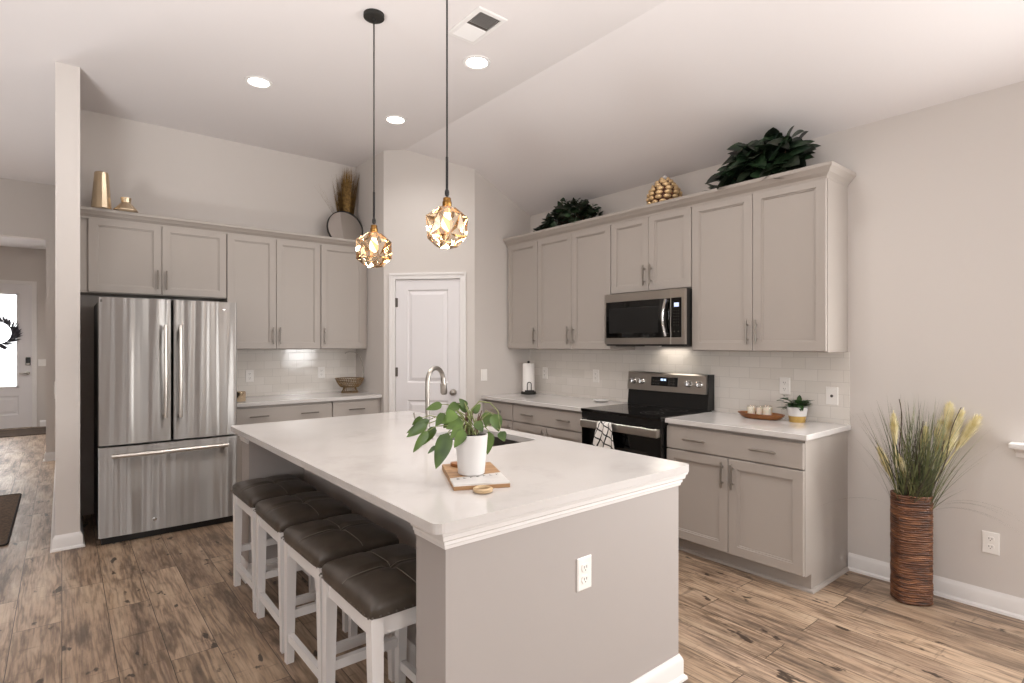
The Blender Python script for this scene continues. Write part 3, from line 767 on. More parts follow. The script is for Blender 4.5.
# ------------------------------------------------------------------ range
RX = XR - .685
t = thing('range', (RX, YM - .003, 0), -pi / 2, 'stainless freestanding electric range with black glass top', 'range')
RW_ = .756
b = MB(); b.box(.004, RW_ - .004, .05, .68, .03, .895); b.build('body', 'black', t)
for x in (.05, RW_ - .05):
    for y in (.1, .6):
        b = MB(); b.lathe([(.018, 0), (.018, .03)], (x, y, 0), 12); b.build('foot', 'black', t)
b = MB(); b.box(0, RW_, .0, .64, .895, .918, .004); b.build('cooktop', 'black_glass', t)
b = MB(); b.box(.002, RW_ - .002, .012, .05, .845, .894); b.build('front_rail', 'black', t)
b = MB(); b.box(.004, RW_ - .004, .008, .048, .225, .842, .004); od = b.build('oven_door', 'black_glass', t)
b = MB(); b.rings(.11, RW_ - .11, .33, .66, [(0, .0078), (.006, .006), (.01, .0075)]); b.build('window', 'black', od)
b = MB(); pr = [(-.028, .778), (-.034, .783), (-.036, .805), (-.034, .832), (-.028, .838), (-.018, .836), (-.018, .780)]
b.loft([[(x, y, z) for y, z in pr] for x in (.026, RW_ - .012)])
for x0 in (.026, RW_ - .051): b.box(x0, x0 + .039, -.020, .009, .780, .836, .003)
b.build('handle', 'steel_light', od, 30)
b = MB(); b.box(.004, RW_ - .004, .010, .048, .045, .215, .004); b.build('storage_drawer', 'steel_dark', t)
b = MB(); b.loft([[(x, .577, .919), (x, .672, .919), (x, .672, 1.19), (x, .597, 1.19), (x, .592, 1.04)] for x in (.0, RW_)]); bk = b.build('backguard', 'black', t)
b = MB(); b.loft([[(x, .572, 1.042), (x, .590, 1.042), (x, .604, 1.186), (x, .602, 1.191), (x, .594, 1.191), (x, .586, 1.18), (x, .574, 1.06)] for x in (.002, RW_ - .012)])
pn = b.build('control_panel', 'steel_dark', bk)
def onp(z, o=0): return .574 + (z - 1.06) / .12 * .012 - o      # face of the sloping panel
def plate(b, x0, x1, z0, z1, o): b.loft([[(x0, onp(z0) + .002, z0), (x1, onp(z0) + .002, z0), (x1, onp(z1) + .002, z1), (x0, onp(z1) + .002, z1)], [(x0, onp(z0, o), z0), (x1, onp(z0, o), z0), (x1, onp(z1, o), z1), (x0, onp(z1, o), z1)]])
b = MB(); plate(b, .245, .495, 1.085, 1.158, .003); dp = b.build('display', 'black_glass', pn)
b = MB()
for i, x in enumerate((.338, .350, .366, .378)):
    plate(b, x, x + .008, 1.128, 1.144, .0045)
b.build('digits', 'display', dp)
b = MB()
for r in range(2):
    for x in (.262, .285, .308, .412, .435, .458): plate(b, x, x + .012, 1.100 + r * .026, 1.104 + r * .026, .0040)
b.build('key_marks', 'slot', dp)
for x in (.065, .15, .595, .685):
    b = MB(); b.lathe([(.026, 0), (.026, .006), (.0225, .010), (.021, .032), (.018, .035)], seg=22)
    b.box(-.0045, .0045, -.019, .019, .034, .043, .001)
    b.xform(Matrix.Translation((x, onp(1.115), 1.115)) @ Matrix.Rotation(R(85), 4, 'X')); b.build('knob', 'chrome', pn, 40)
b = MB()
for x, y, r in ((.2, .18, .1), (.55, .18, .085), (.2, .45, .075), (.55, .45, .1)):
    for k in (1, .6):
        b.loft([[(x + q * cos(2 * pi * i / 40), y + q * sin(2 * pi * i / 40), .9183) for i in range(40)] for q in (r * k, r * k - .002)], False, False)
b.build('burner_rings', 'slot', t)

# ------------------------------------------------------------------ microwave
t = thing('microwave', (XR - .40, YM - .002, 1.41), -pi / 2, 'stainless over-range microwave with black glass door', 'microwave')
MW, MH = .758, .416
b = MB(); b.box(.0, MW, .022, .395, 0, MH, .002); b.build('body', 'black', t)
b = MB(); b.rings(0, .6375, .012, MH, [(0, .0215), (0, .001), (.001, 0), (.0011, 0)]); dm = b.build('door', 'steel_dark', t)
b = MB(); b.rings(.018, .634, .062, .352, [(0, .001), (0, -.002), (.001, -.003)]); gl = b.build('window', 'black_glass', dm)
b = MB(); b.rings(.05, .53, .10, .30, [(0, -.0028), (.0, -.0036), (.001, -.004)]); b.build('screen', 'black', gl)
b = MB(); b.rings(.638, MW, .012, MH, [(0, .0215), (0, .001), (.001, 0), (.0011, 0)]); cp = b.build('control_panel', 'steel_dark', t)
b = MB(); b.rings(.641, .728, .062, .352, [(0, .001), (0, -.002), (.001, -.003)]); kp = b.build('keypad', 'black_glass', cp)
b = MB(); b.box(.668, .708, -.0045, -.003, .285, .315); b.build('display', 'lcd', kp)
b = MB()
for r in range(6):
    for c in range(3): b.box(.664 + c * .019, .671 + c * .019, -.004, -.003, .15 + r * .021, .154 + r * .021)
for c in range(2): b.lathe([(.005, 0), (.005, .001)], seg=10); b.xform(Matrix.Translation((.67 + c * .034, -.0028, .105)) @ Matrix.Rotation(R(90), 4, 'X'), b.count() - 20)
b.build('key_marks', 'slot', kp)
b = MB(); ps = [(.618 - .026 * sin(pi * i / 16), -.034, .072 + .272 * i / 16) for i in range(17)]
b.tube(ps, .015, 12, flat=.7)
for q in (ps[1], ps[-2]): b.tube([(q[0], 0, q[2]), (q[0], -.036, q[2])], .008, 8)
b.build('handle', 'chrome', dm, 60)
b = MB(); b.box(.05, .25, .08, .2, -.006, .0); b.box(.5, .7, .08, .2, -.006, 0); b.build('vent_filter', 'slot', t)
b = MB(); b.box(.36, .50, .25, .32, -.001, 0); b.build('cooktop_lamp', 'lamp_soft', t)
l = area('cooktop_lamp_light', (XR - .13, YM - .40, 1.395), (0, 0, 0), .22, .26, .6, (1, .9, .78))

# ------------------------------------------------------------------ ceiling fittings and pendants
GL = 'recessed ceiling lights'
def can(x, y, z, label, power=40):
    t = thing('recessed_light', (x, y, z), 0, label, 'light', GL)
    b = MB(); b.loft([[(r * cos(2 * pi * i / 32), r * sin(2 * pi * i / 32), h) for i in range(32)] for r, h in ((.098, -.0005), (.096, -.006), (.078, -.008), (.072, -.004), (.072, -.0005))], False, False); b.build('trim_ring', 'trim', t, 40)
    b = MB(); b.lathe([(.072, -.0015), (.06, -.0045), (.02, -.006)], seg=28); b.build('lens', 'led', t, 60)
    l = bpy.data.lights.new('recessed_lamp', 'SPOT'); l.energy = power; l.spot_size = R(150); l.spot_blend = .9; l.shadow_soft_size = .07; l.color = WARM
    o = bpy.data.objects.new('recessed_lamp', l); COL.objects.link(o); o.location = (x, y, z - .03)
can(1.135, 4.375, ZC, 'round recessed ceiling light above the refrigerator side, left of both pendants')
can(2.225, 3.12, ZC, 'round recessed ceiling light directly below the air vent', 55)
can(2.245, 4.36, ZC, 'round recessed ceiling light between the two pendant cords')
can(1.135, 2.85, ZC, 'round recessed ceiling light above the aisle beside the island')
for x, y in ((-1.5, 1.0), (-1.5, -1.4), (2.225, 1.85), (2.45, 1.5), (-.95, 7.2)):  # spots without fixtures, added out of view to brighten room and hall
    l = bpy.data.lights.new('unseen_fill_spot', 'SPOT'); l.energy = 40; l.spot_size = R(150); l.spot_blend = .9; l.shadow_soft_size = .07; l.color = WARM
    o = bpy.data.objects.new('unseen_fill_spot', l); COL.objects.link(o); o.location = (x, y, ZC - .03)
can(-.80, 9.6, 3.07, 'recessed ceiling light in the entry beyond the hall', 260)
# air vent
vc = Vector((1.97, 2.765))
t = thing('air_vent', (vc.x, vc.y, ZC), 0, 'white rectangular air vent in the ceiling', 'vent')
b = MB(); w, h = .105, .175
b.loft([[(x, y, z) for x, y in rect(-i, i, -j, j)] for i, j, z in ((w, h, -.0005), (w, h, -.005), (w - .004, h - .004, -.009), (w - .028, h - .028, -.010), (w - .028, h - .028, -.003))], False, False); b.build('frame', 'trim', t)
b = MB(); b.box(-w + .028, w - .028, -h + .028, h - .028, -.0028, -.0008); b.build('duct', 'slot', t)
b = MB()
for i in range(10):
    y = -h + .032 + i * .0125
    b.loft([[(x, y + .0075, -.003), (x, y + .0085, -.003), (x, y + .002, -.0095), (x, y + .001, -.0095)] for x in (-w + .028, w - .028)])
b.build('louvers', 'trim', t)
b = MB()
for i in range(14):
    y = .006 + i * .0103
    b.loft([[(x, y, -.003), (x, y + .002, -.003), (x, y + .0105, -.0095), (x, y + .008, -.0095)] for x in (-w + .028, w - .028)])
b.build('louvers', 'trim', t)

def pendant(x, y, zc, Rg, label, rot):
    t = thing('pendant_light', (x, y, ZC), 0, label, 'pendant light', 'pendants over the island')
    b = MB(); b.lathe([(.06, -.0005), (.06, -.022), (.055, -.026), (.012, -.027), (.010, -.04)], seg=28); b.build('canopy', 'black_matte', t, 40)
    dz = zc - ZC; ztop = dz + Rg * .93
    b = MB(); b.tube([(0, 0, -.03), (0, 0, ztop + .17)], .0045, 8); b.build('cord', 'black_matte', t)
    b = MB(); b.tube([(0, 0, ztop + .24), (0, 0, ztop + .055)], .0065, 10); b.lathe([(.007, .05), (.011, .06), (.011, .075), (.007, .085)], (0, 0, ztop), 12); b.build('stem', 'black', t, 40)
    b = MB(); b.lathe([(.010, .046), (.0185, .043), (.0195, .026), (.0225, .024), (.0225, .004), (.020, 0)], (0, 0, ztop), 20); b.build('socket', 'brass', t, 40)
    rnd = random.Random(3)
    b = MB(); n = 6; rows = []
    for z, r, o in ((.90, .40, 0), (.50, .98, .5), (-.48, .98, 0), (-.92, .50, .5)):
        rows.append([Vector((r * Rg * cos(rot + 2 * pi * (i + o) / n), r * Rg * sin(rot + 2 * pi * (i + o) / n), dz + z * Rg)) for i in range(n)])
    tris = []
    for k, (a, c) in enumerate(zip(rows, rows[1:])):
        sh = 1 if k % 2 else 0
        for i in range(n):
            j = (i + 1) % n
            if k % 2 == 0: tris += [(a[i], a[j], c[i]), (a[j], c[j], c[i])] if 1 else []
            else: tris += [(a[i], c[j], c[i]), (a[i], a[j], c[j])]
    ctr = Vector((0, 0, dz))
    for q in tris:
        m = (q[0] + q[1] + q[2]) / 3
        m = ctr + (m - ctr) * (1.0 - .16)             # each facet dips to a point
        vs = [b.v(p) for p in q]; mv = b.v(m)
        for i in range(3): b.mi = rnd.choice((0, 0, 0, 1, 2, 2)); b.f([vs[i], vs[(i + 1) % 3], mv])
    b.mi = 0
    bot = [b.v(p) for p in rows[-1]]; mv = b.v((0, 0, dz - Rg * .80))
    for i in range(n): b.mi = rnd.choice((0, 1, 2)); b.f([bot[i], bot[(i + 1) % n], mv])
    b.mi = 0; tp = [b.v(p) for p in rows[0]]; lp = [b.v((.021 * cos(rot + 2 * pi * i / n), .021 * sin(rot + 2 * pi * i / n), ztop)) for i in range(n)]
    for i in range(n): b.f([tp[i], tp[(i + 1) % n], lp[(i + 1) % n], lp[i]])
    bmesh.ops.remove_doubles(b.bm, verts=b.bm.verts, dist=1e-5)
    b.build('glass_shade', ['facet_clear', 'facet_amber', 'facet_silver'], t)
    b = MB(); b.lathe([(.012, -.005), (.013, -.03), (.022, -.055), (.028, -.08), (.025, -.10), (.012, -.115), (.003, -.118)], (0, 0, ztop), 18); b.build('bulb', 'bulb', t, 60)
    l = bpy.data.lights.new('pendant_lamp', 'POINT'); l.energy = 11; l.shadow_soft_size = .05; l.color = (1, .9, .78)
    o = bpy.data.objects.new('pendant_lamp', l); COL.objects.link(o); o.location = (x, y, zc)
pendant(1.43, 3.05, 1.980, .108, 'faceted amber glass pendant with its round black ceiling canopy in view', .35)
pendant(1.437, 2.262, 1.985, .104, 'larger-looking faceted amber glass pendant whose cord runs out of the picture', .1)

# ------------------------------------------------------------------ plants
def leaf(b, base, d, up, L, Wd, droop=.3, fold=.25, heart=True, n=6):
    base, d = Vector(base), Vector(d).normalized()
    side = d.cross(Vector(up))
    if side.length < 1e-3: side = d.cross(Vector((1, 0, 0)))
    side.normalize(); nrm = side.cross(d).normalized()
    rows = []
    for i in range(n + 1):
        t = i / n
        w = (sin(pi * min(1, t ** .62)) ** .8 if heart else sin(pi * t ** .85) ** .9) * Wd / 2 if 0 < t < 1 else 0
        p = base + d * (L * t) + nrm * (-droop * L * t * t)
        if w == 0: rows.append([b.v(p)])
        else: rows.append([b.v(p - side * w + nrm * (w * fold)), b.v(p), b.v(p + side * w + nrm * (w * fold))])
    for r0, r1 in zip(rows, rows[1:]):
        if len(r0) == 1 and len(r1) == 3: b.f([r0[0], r1[1], r1[0]]); b.f([r0[0], r1[2], r1[1]])
        elif len(r0) == 3 and len(r1) == 3:
            b.f([r0[0], r0[1], r1[1], r1[0]]); b.f([r0[1], r0[2], r1[2], r1[1]])
        elif len(r0) == 3: b.f([r0[0], r0[1], r1[0]]); b.f([r0[1], r0[2], r1[0]])
def blade(b, p0, d, L, w, bend, n=6, twist=0):
    """thin tapering strip that bends towards `bend`"""
    p, d, bend = Vector(p0), Vector(d).normalized(), Vector(bend)
    s = d.cross(bend if bend.length > .01 else Vector((.3, .8, .1)))
    if s.length < 1e-3: s = Vector((1, 0, 0))
    s.normalize(); prev = None
    for i in range(n + 1):
        t = i / n; ww = w * (1 - t ** 2 * .92) / 2
        cur = (b.v(p - s * ww), b.v(p + s * ww))
        if prev: b.f([prev[0], prev[1], cur[1], cur[0]])
        prev = cur; d = (d + bend * (1 / n)).normalized(); p = p + d * (L / n)

def ivy(name, x, ya, yb, z, hgt, nlv, size, mats, label, seed, prof, deep=.16):
    """bushy garland on the cabinet tops between y = ya and yb; prof(t) = height share along it"""
    rnd = random.Random(seed)
    t = thing(name, (x, (ya + yb) / 2, z), 0, label, 'plant')
    L = yb - ya; bl, bs = MB(), MB(); b0 = MB()
    for i in range(nlv):
        u = rnd.random(); hh = prof(u) * hgt
        v = rnd.random() ** .75; zz = .065 + v * max(.01, hh - .06)
        dx = rnd.uniform(-deep, deep * .45) * (1 - .5 * v)
        p = Vector((dx, (u - .5) * L, zz))
        d = Vector((rnd.uniform(-1, .15), (u - .5) * .8 + rnd.uniform(-.9, .9), rnd.uniform(-.35, .45)))
        s = size * rnd.uniform(.7, 1.25)
        q = p + d.normalized() * s
        if q.x > .15: continue
        leaf(bl if rnd.random() < .6 else b0, p, d, (rnd.uniform(-.4, .4) - 1.0, rnd.uniform(-.4, .4), 1), s, s * .85, rnd.uniform(.05, .4), rnd.uniform(.1, .35), True, 5)
        if i % 4 == 0: bs.tube([(0, (u - .5) * L * .6, .04), ((0 + p.x) / 2, (u * .9 - .45) * L, .03 + zz * .6), p], .0028, 5)
    bl.build('foliage', mats[0], t, 60); b0.build('foliage', mats[1], t, 60); bs.build('stems', 'dry_stem', t)
    b = MB(); b.lathe([(.055, 0), (.07, .03), (.07, .055), (.06, .055), (.05, .02)], (0, 0, .001), 14); b.build('pot', 'black_matte', t, 50)
    return t
ivy('ivy_plant', 3.685, 3.33, 4.05, 2.442, .33, 520, .062, ('ivy_deep', 'ivy'), 'dense dark small-leaved ivy bush on the cabinet above the corner', 5,
    lambda u: (.55 + .45 * sin(pi * min(1, u * 1.3))) * (1 - .55 * max(0, u - .75) / .25) * (1.12 if .52 < u < .6 else .9))
ivy('ivy_plant', 3.67, 1.60, 2.06, 2.442, .33, 210, .125, ('ivy', 'ivy_deep'), 'large-leaved dark green trailing plant on the cabinet end right of the pine cone', 9,
    lambda u: .80 + .25 * sin(pi * u) if u < .75 else .95 - 2.2 * (u - .75), .15)
b = MB(); rnd = random.Random(21)
for i in range(16):
    u = rnd.random(); leaf(b, (rnd.uniform(-.08, .02), -.02 + u * .17, .07 + (1 - u) * .06 * rnd.random()), (rnd.uniform(-.5, .1), rnd.uniform(.1, 1), rnd.uniform(-.1, .4)), (-.4, 0, 1), rnd.uniform(.07, .11), .065, .3, .25)
o = b.build('trailing_foliage', 'ivy', [q for q in bpy.data.objects if q.name.startswith('ivy_plant')][-1], 60); o.location = (0, .23, 0)

# gilded pine cone
t = thing('pine_cone', (3.67, 2.615, 2.4965), 0, 'large gilded pine cone on the cabinet tops between the two ivy plants', 'pine cone')
b = MB(); b.lathe([(.085, 0), (.112, .03), (.112, .08), (.09, .14), (.05, .195), (.012, .215)], seg=20); b.build('core', 'pine_dark', t, 60)
b = MB()
for k, (zz, r, n) in enumerate(((.022, .118, 12), (.056, .122, 12), (.090, .117, 11), (.123, .104, 10), (.154, .084, 8), (.182, .060, 6), (.205, .034, 4))):
    for i in range(n):
        a = 2 * pi * (i + (k % 2) * .5) / n; q = b.count(); w = pi * r / n * .86; h = .0165
        ol = [(w * cos(2 * pi * j / 10) * (1 if j % 5 else 1.08), h * sin(2 * pi * j / 10)) for j in range(10)]
        b.loft([[(x, y * g, z * g + dz) for y, z in ol] for x, g, dz in ((-.012, .6, 0), (.004, 1, 0), (.012, .92, .002), (.020, .45, .004), (.023, .1, .005))])
        b.xform(Matrix.Translation((cos(a) * r, sin(a) * r, zz)) @ Matrix.Rotation(a, 4, 'Z') @ Matrix.Rotation(-.1 - .17 * k, 4, 'Y'), q)
b.build('scales', 'pine_gold', t, 60)
b = MB(); b.lathe([(.018, .205), (.02, .240), (.016, .245)], seg=10); b.build('tip', 'white_ceramic', t, 40)

# vases, mirror and dried grass over the refrigerator wall (they stand behind the crown, on the cabinet tops)
ZV = 2.4965
def hexlathe(b, prof, n=10): return b.lathe(prof, seg=n)
VYY = 5.475
t = tag(hexlathe(MB(), [(.062, 0), (.068, .005), (.047, .285), (.044, .29), (.040, .285), (.058, .02)], 12).build('tall_vase', 'gold', None, None, (.245, VYY, ZV)), 'tall tapering gold vase above the refrigerator beside the pillar', 'vase', 'gold vases above the refrigerator')
t = tag(hexlathe(MB(), [(.06, 0), (.085, .008), (.085, .016), (.045, .062), (.034, .075), (.038, .115), (.034, .115), (.030, .078), (.04, .06), (.07, .018)], 12).build('short_vase', 'gold', None, None, (.405, VYY, ZV)), 'short flared gold vase right of the tall one', 'vase', 'gold vases above the refrigerator')
t = thing('round_mirror', (2.315, 5.60, 2.442), 0, 'round dark-framed mirror leaning on the cabinet tops beneath the dried grass', 'mirror')
def disc(b, r, y0, y1, cz, n=48, r2=None):
    return b.loft([[(r * cos(2 * pi * i / n), y0, cz + r * sin(2 * pi * i / n)) for i in range(n)], [((r2 or r) * cos(2 * pi * i / n), y1, cz + (r2 or r) * sin(2 * pi * i / n)) for i in range(n)]])
tilt = Matrix.Translation((0, 0, 0)) @ Matrix.Rotation(R(-9), 4, 'X')
b = MB(); b.loft([[(r * cos(2 * pi * i / 48), y, .195 + r * sin(2 * pi * i / 48)) for i in range(48)] for r, y in ((.187, .012), (.195, .012), (.195, -.014), (.187, -.014), (.187, .006))], False, False); disc(b, .19, .008, .012, .195); b.xform(tilt); b.build('frame', 'black_matte', t, 40)
b = MB(); disc(b, .187, -.004, .006, .195); b.xform(tilt); b.build('mirror_glass', 'mirror', t)
t = thing('dried_grass_bundle', (2.37, 5.73, 2.442), 0, 'bundle of brown dried grass standing behind the round mirror', 'dried grass')
rnd = random.Random(4); b = MB()
for i in range(620):
    a = rnd.random() * 2 * pi; fx = max(-.20, min(.13, rnd.gauss(.0, .09))); L = rnd.uniform(.42, .70) * (1.12 if fx > -.03 else 1)
    blade(b, (.02 * cos(a) + fx * .12, .012 * sin(a), .1), (fx, rnd.gauss(-.01, .025), 1), L, .009, (fx * .2, 0, 0), 5)
for i in range(7): blade(b, (0, 0, .1), (-.35 - .05 * i * rnd.random(), -.08, 1), rnd.uniform(.6, .72), .004, (-.35, 0, 0), 6)
b.build('blades', 'dried', t)
b = MB(); b.lathe([(.05, 0), (.055, .02), (.045, .2), (.03, .25), (.028, .25), (.035, .05)], seg=16); b.build('vase', 'black_matte', t, 50)

# paper towel stand
t = thing('paper_towel_stand', (3.70, 4.28, .914), R(-35), 'roll of white paper towels on a black stand in the counter corner', 'paper towels')
b = MB(); b.lathe([(.075, 0), (.077, .004), (.077, .022), (.072, .026)], seg=28); b.tube([(0, 0, .02), (0, 0, .325)], .006, 8); b.lathe([(.012, .318), (.014, .328), (.008, .338)], seg=12); b.build('stand', 'black_matte', t, 40)
b = MB(); b.lathe([(.06, .028), (.062, .03), (.060, .312), (.056, .315), (.022, .315), (.020, .312)], seg=32); b.build('paper_roll', 'paper', t, 40)
b = MB(); b.tube([(-.02, -.066, .02), (-.02, -.068, .10)] + arc((0, -.068, .105), .02, pi, 0, 8)[1:] + [(.02, -.066, .02)], .004, 8); b.box(-.045, .05, -.085, -.063, .002, .045, .004); b.build('tension_arm', 'black_matte', t, 50)
# dish by the range
b = MB(); b.lathe([(.03, .0), (.05, .002), (.072, .013), (.070, .015), (.05, .006), (.01, .005)], seg=28)
tag(b.build('spoon_rest', 'white_ceramic', smooth=50, loc=(3.70, 3.30, .914)), 'small white dish on the counter at the left corner of the range', 'dish')

# wooden tray with candles, small plant
t = thing('wooden_tray', (3.70, 1.858, .914), R(-90), 'long oval wooden tray holding candles on the right counter', 'tray')
b = MB()
def oval(a, c, z, n=36): return [(a * cos(2 * pi * i / n), c * sin(2 * pi * i / n), z) for i in range(n)]
b.loft([oval(.10, .05, 0), oval(.13, .066, .008), oval(.158, .082, .034), oval(.162, .085, .038), oval(.156, .08, .038), oval(.125, .062, .014), oval(.08, .04, .012)]); b.build('tray', 'tray_wood', t, 50)
for i, (y, x, r, h, lb) in enumerate(((1.925, 3.70, .030, .075, 'small glass jar candle at the range end of the wooden tray'), (1.872, 3.715, .028, .073, 'small glass jar candle in the middle of the wooden tray'), (1.812, 3.70, .032, .082, 'largest glass jar candle, at the plant end of the wooden tray'))):
    t = thing('jar_candle', (x, y, .927), 0, lb, 'candle', 'candles on the wooden tray')
    b = MB(); b.lathe([(r * .9, 0), (r, .004), (r, h), (r - .003, h), (r - .003, .004)], seg=24, cap1=True); b.build('jar', 'jar', t, 40)
    b = MB(); b.lathe([(r - .005, .005), (r - .005, h * .8), (r - .009, h * .78)], seg=20); b.tube([(0, 0, h * .77), (.001, 0, h * .88)], .0015, 6); b.build('wax', 'wax', t, 40)
t = thing('potted_plant', (3.735, 1.632, .914), 0, 'small green plant in a white and gold pot beside the wooden tray', 'plant')
b = MB(); b.lathe([(.047, .0), (.053, .040)], seg=28, cap1=False); b.build('pot_base', 'gold_paint', t, 40)
b = MB(); b.lathe([(.0532, .040), (.062, .098), (.058, .099), (.052, .06)], seg=28, cap0=False); b.lathe([(.052, .08), (.001, .086)], seg=20); b.build('pot', 'white_ceramic', t, 40)
rnd = random.Random(8); b = MB()
for i in range(46):
    a = rnd.random() * 2 * pi; r = rnd.random() * .05
    leaf(b, (r * cos(a), r * sin(a), .085 + .04 * rnd.random()), (cos(a) * .9 - .1, sin(a) * 1.2 + .35 * rnd.random(), rnd.uniform(.05, .9)), (0, 0, 1), rnd.uniform(.05, .085), .032, rnd.uniform(.1, .5), .3, True, 5)
for a, h in ((.9, .07), (2.1, .055), (-1.9, .05)):
    for k in range(5): leaf(b, (.02 * cos(a) * k * .7, .022 * sin(a) * k + .02, .09 + h * k / 4), (cos(a + k * 2.2), sin(a + k * 2.2), .3), (0, 0, 1), .05, .03, .3, .3)
b.build('foliage', 'succulent', t, 60)

# gold candle and fruit basket by the refrigerator
t = thing('gold_candle', (1.235, 5.36, .914), 0, 'gold glass candle on the counter against the refrigerator', 'candle')
b = MB(); b.lathe([(.042, 0), (.045, .004), (.045, .085), (.042, .085), (.042, .01)], seg=24); b.build('glass', 'gold', t, 40)
b = MB(); b.lathe([(.041, .011), (.041, .06), (.002, .062)], seg=20); b.build('wax', 'wax', t, 40)
t = thing('wire_fruit_basket', (2.352, 5.60, .914), 0, 'bronze footed wire fruit basket with a banana hook', 'basket')
b = MB(); rb = .145
def bowl(z): return rb * (.52 + .48 * math.sqrt(max(0, (z - .06) / .09)))
for z in (.062, .075, .092, .112, .132, .15): b.tube([(bowl(z) * cos(a), bowl(z) * sin(a), z) for a in [2 * pi * i / 32 for i in range(33)]], .0032 if z < .15 else .005, 6)
for i in range(36):
    a = 2 * pi * i / 36; b.tube([(bowl(z) * cos(a + (z - .06) * 2), bowl(z) * sin(a + (z - .06) * 2), z) for z in (.062, .07, .085, .11, .15)], .0026, 5)
b.lathe([(.066, .058), (.066, .064), (.02, .064)], seg=24)
b.build('bowl', 'basket', t)
b = MB()
for i in range(20):
    a = 2 * pi * i / 20; b.tube([(.062 * cos(a), .062 * sin(a), .06), (.07 * cos(a), .07 * sin(a), .03), (.088 * cos(a), .088 * sin(a), .004)], .003, 5)
b.tube([(.088 * cos(2 * pi * i / 32), .088 * sin(2 * pi * i / 32), .004) for i in range(33)], .004, 6); b.build('foot', 'basket', t)
b = MB(); b.tube([(.143, 0, .15), (.147, 0, .22), (.138, 0, .32), (.105, 0, .39), (.055, 0, .425), (0, 0, .432), (-.04, 0, .422), (-.05, 0, .41)], .0045, 8); b.build('banana_hook', 'nickel', t, 60)

# ------------------------------------------------------------------ island top things
BO = (1.052, 1.612); BR = R(-25)
t = thing('cutting_board', (BO[0], BO[1], .914), BR, 'wood and white marble serving board under the potted plant', 'board')
b = MB(); b.prism([(0, .10), (.20, .15), (.20, .34), (.03, .345), (0, .34)], .0005, .02); b.build('wood', 'board', t)
b = MB(); b.prism([(0, 0), (.20, 0), (.20, .1495), (0, .0995)], .0005, .02); mb_ = b.build('marble', 'marble', t)
b = MB(); b.prism([(-.0005, -.0005), (.2005, -.0005), (.2005, .1495), (-.0005, .0995)], .0004, .014); b.build('edge', 'board', mb_)
b = MB(); rnd = random.Random(2)
for i in range(7):
    x = .022 + i * .0255; y = .073 + x * .25
    b.box(x, x + .004, y - .002, y + .010, .02, .0204)
    if i in (0, 2, 3, 4, 6): b.box(x, x + .010, y + .007, y + .010, .02, .0204)
    if i in (0, 1, 3, 5): b.box(x, x + .010, y - .002, y + .001, .02, .0204)
b.build('lettering', 'slot', mb_)
b = MB(); b.lathe([(.026, 0), (.034, .004), (.034, .013), (.027, .017), (.021, .013), (.021, .004), (.026, 0)], seg=30, cap0=False, cap1=False)
b.f([b.bm.verts[0]] * 3) if 0 else None
o = b.build('wooden_ring', 'ring_wood', smooth=60, loc=(1.121, 1.536, .9142)); tag(o, 'small wooden ring lying at the near edge of the serving board', 'ring')
PX, PY = 1.199, 1.717
b = MB(); b.loft([[( .028 * cos(a), .05 * sin(a), z) for a in [2 * pi * i / 24 for i in range(24)]] for z in (0, .012)])
o = b.build('wooden_coaster', 'tray_wood', smooth=40, loc=(1.235, 1.84, .9345), rz=.3); tag(o, 'reddish wooden piece on the board behind the white pot', 'coaster')
t = thing('potted_pothos', (PX, PY, .9345), 0, 'trailing pothos with heart-shaped leaves in a white pot on the island', 'plant')
b = MB(); b.lathe([(.046, 0), (.050, .003), (.0625, .148), (.058, .149), (.055, .12)], seg=36); b.build('pot', 'white_ceramic', t, 40)
b = MB(); b.lathe([(.0565, .142), (.04, .1455), (.002, .147)], seg=20); b.build('soil', 'soil', t)
# stems reach out from the pot: direction given in picture-right (r), away from the viewer (a) and height
cr, ca = Vector((cos(.6829), -sin(.6829), 0)), Vector((sin(.6829), cos(.6829), 0))
def P(r, a, z): return cr * r + ca * a + Vector((0, 0, z))
rnd = random.Random(12); bs, bl, bl2 = MB(), MB(), MB()
LV = [  # leaf base (r, a, z), leaf tip (r, a, z), width
    ((-.085, -.03, .17), (-.125, -.06, .035), .062), ((-.16, .02, .215), (-.25, .03, .155), .032), ((-.165, .0, .20), (-.245, .0, .145), .036), ((-.16, -.02, .175), (-.215, -.03, .09), .034),
    ((-.14, .03, .185), (-.185, .02, .11), .034), ((-.13, -.02, .115), (-.16, -.03, .085), .016), ((-.115, .04, .275), (-.175, .03, .250), .032), ((-.10, -.01, .245), (-.13, -.03, .195), .034),
    ((-.055, -.02, .245), (-.105, -.05, .205), .045), ((-.05, .03, .275), (-.095, .01, .245), .040), ((-.02, .02, .265), (-.045, .0, .295), .030), ((-.035, .02, .290), (-.022, .01, .262), .026),
    ((-.03, -.03, .215), (-.085, -.06, .19), .045), ((-.03, -.04, .195), (-.07, -.07, .155), .040), ((-.06, -.03, .255), (-.085, -.06, .215), .050), ((.065, .02, .245), (.055, .0, .185), .042),
    ((.085, .0, .24), (.105, -.01, .170), .050), ((.110, .0, .170), (.125, -.01, .130), .036), ((.065, .03, .165), (.060, .03, .07), .045), ((-.10, .02, .23), (-.135, .0, .19), .030), ((-.015, .04, .245), (-.055, .03, .275), .030),
    ((-.02, -.05, .18), (-.055, -.08, .12), .040), ((.02, -.03, .215), (.045, -.05, .175), .036), ((-.07, .05, .22), (-.115, .06, .17), .034), ((.0, .06, .235), (.03, .08, .265), .030), ((-.19, .04, .22), (-.235, .05, .185), .026)]
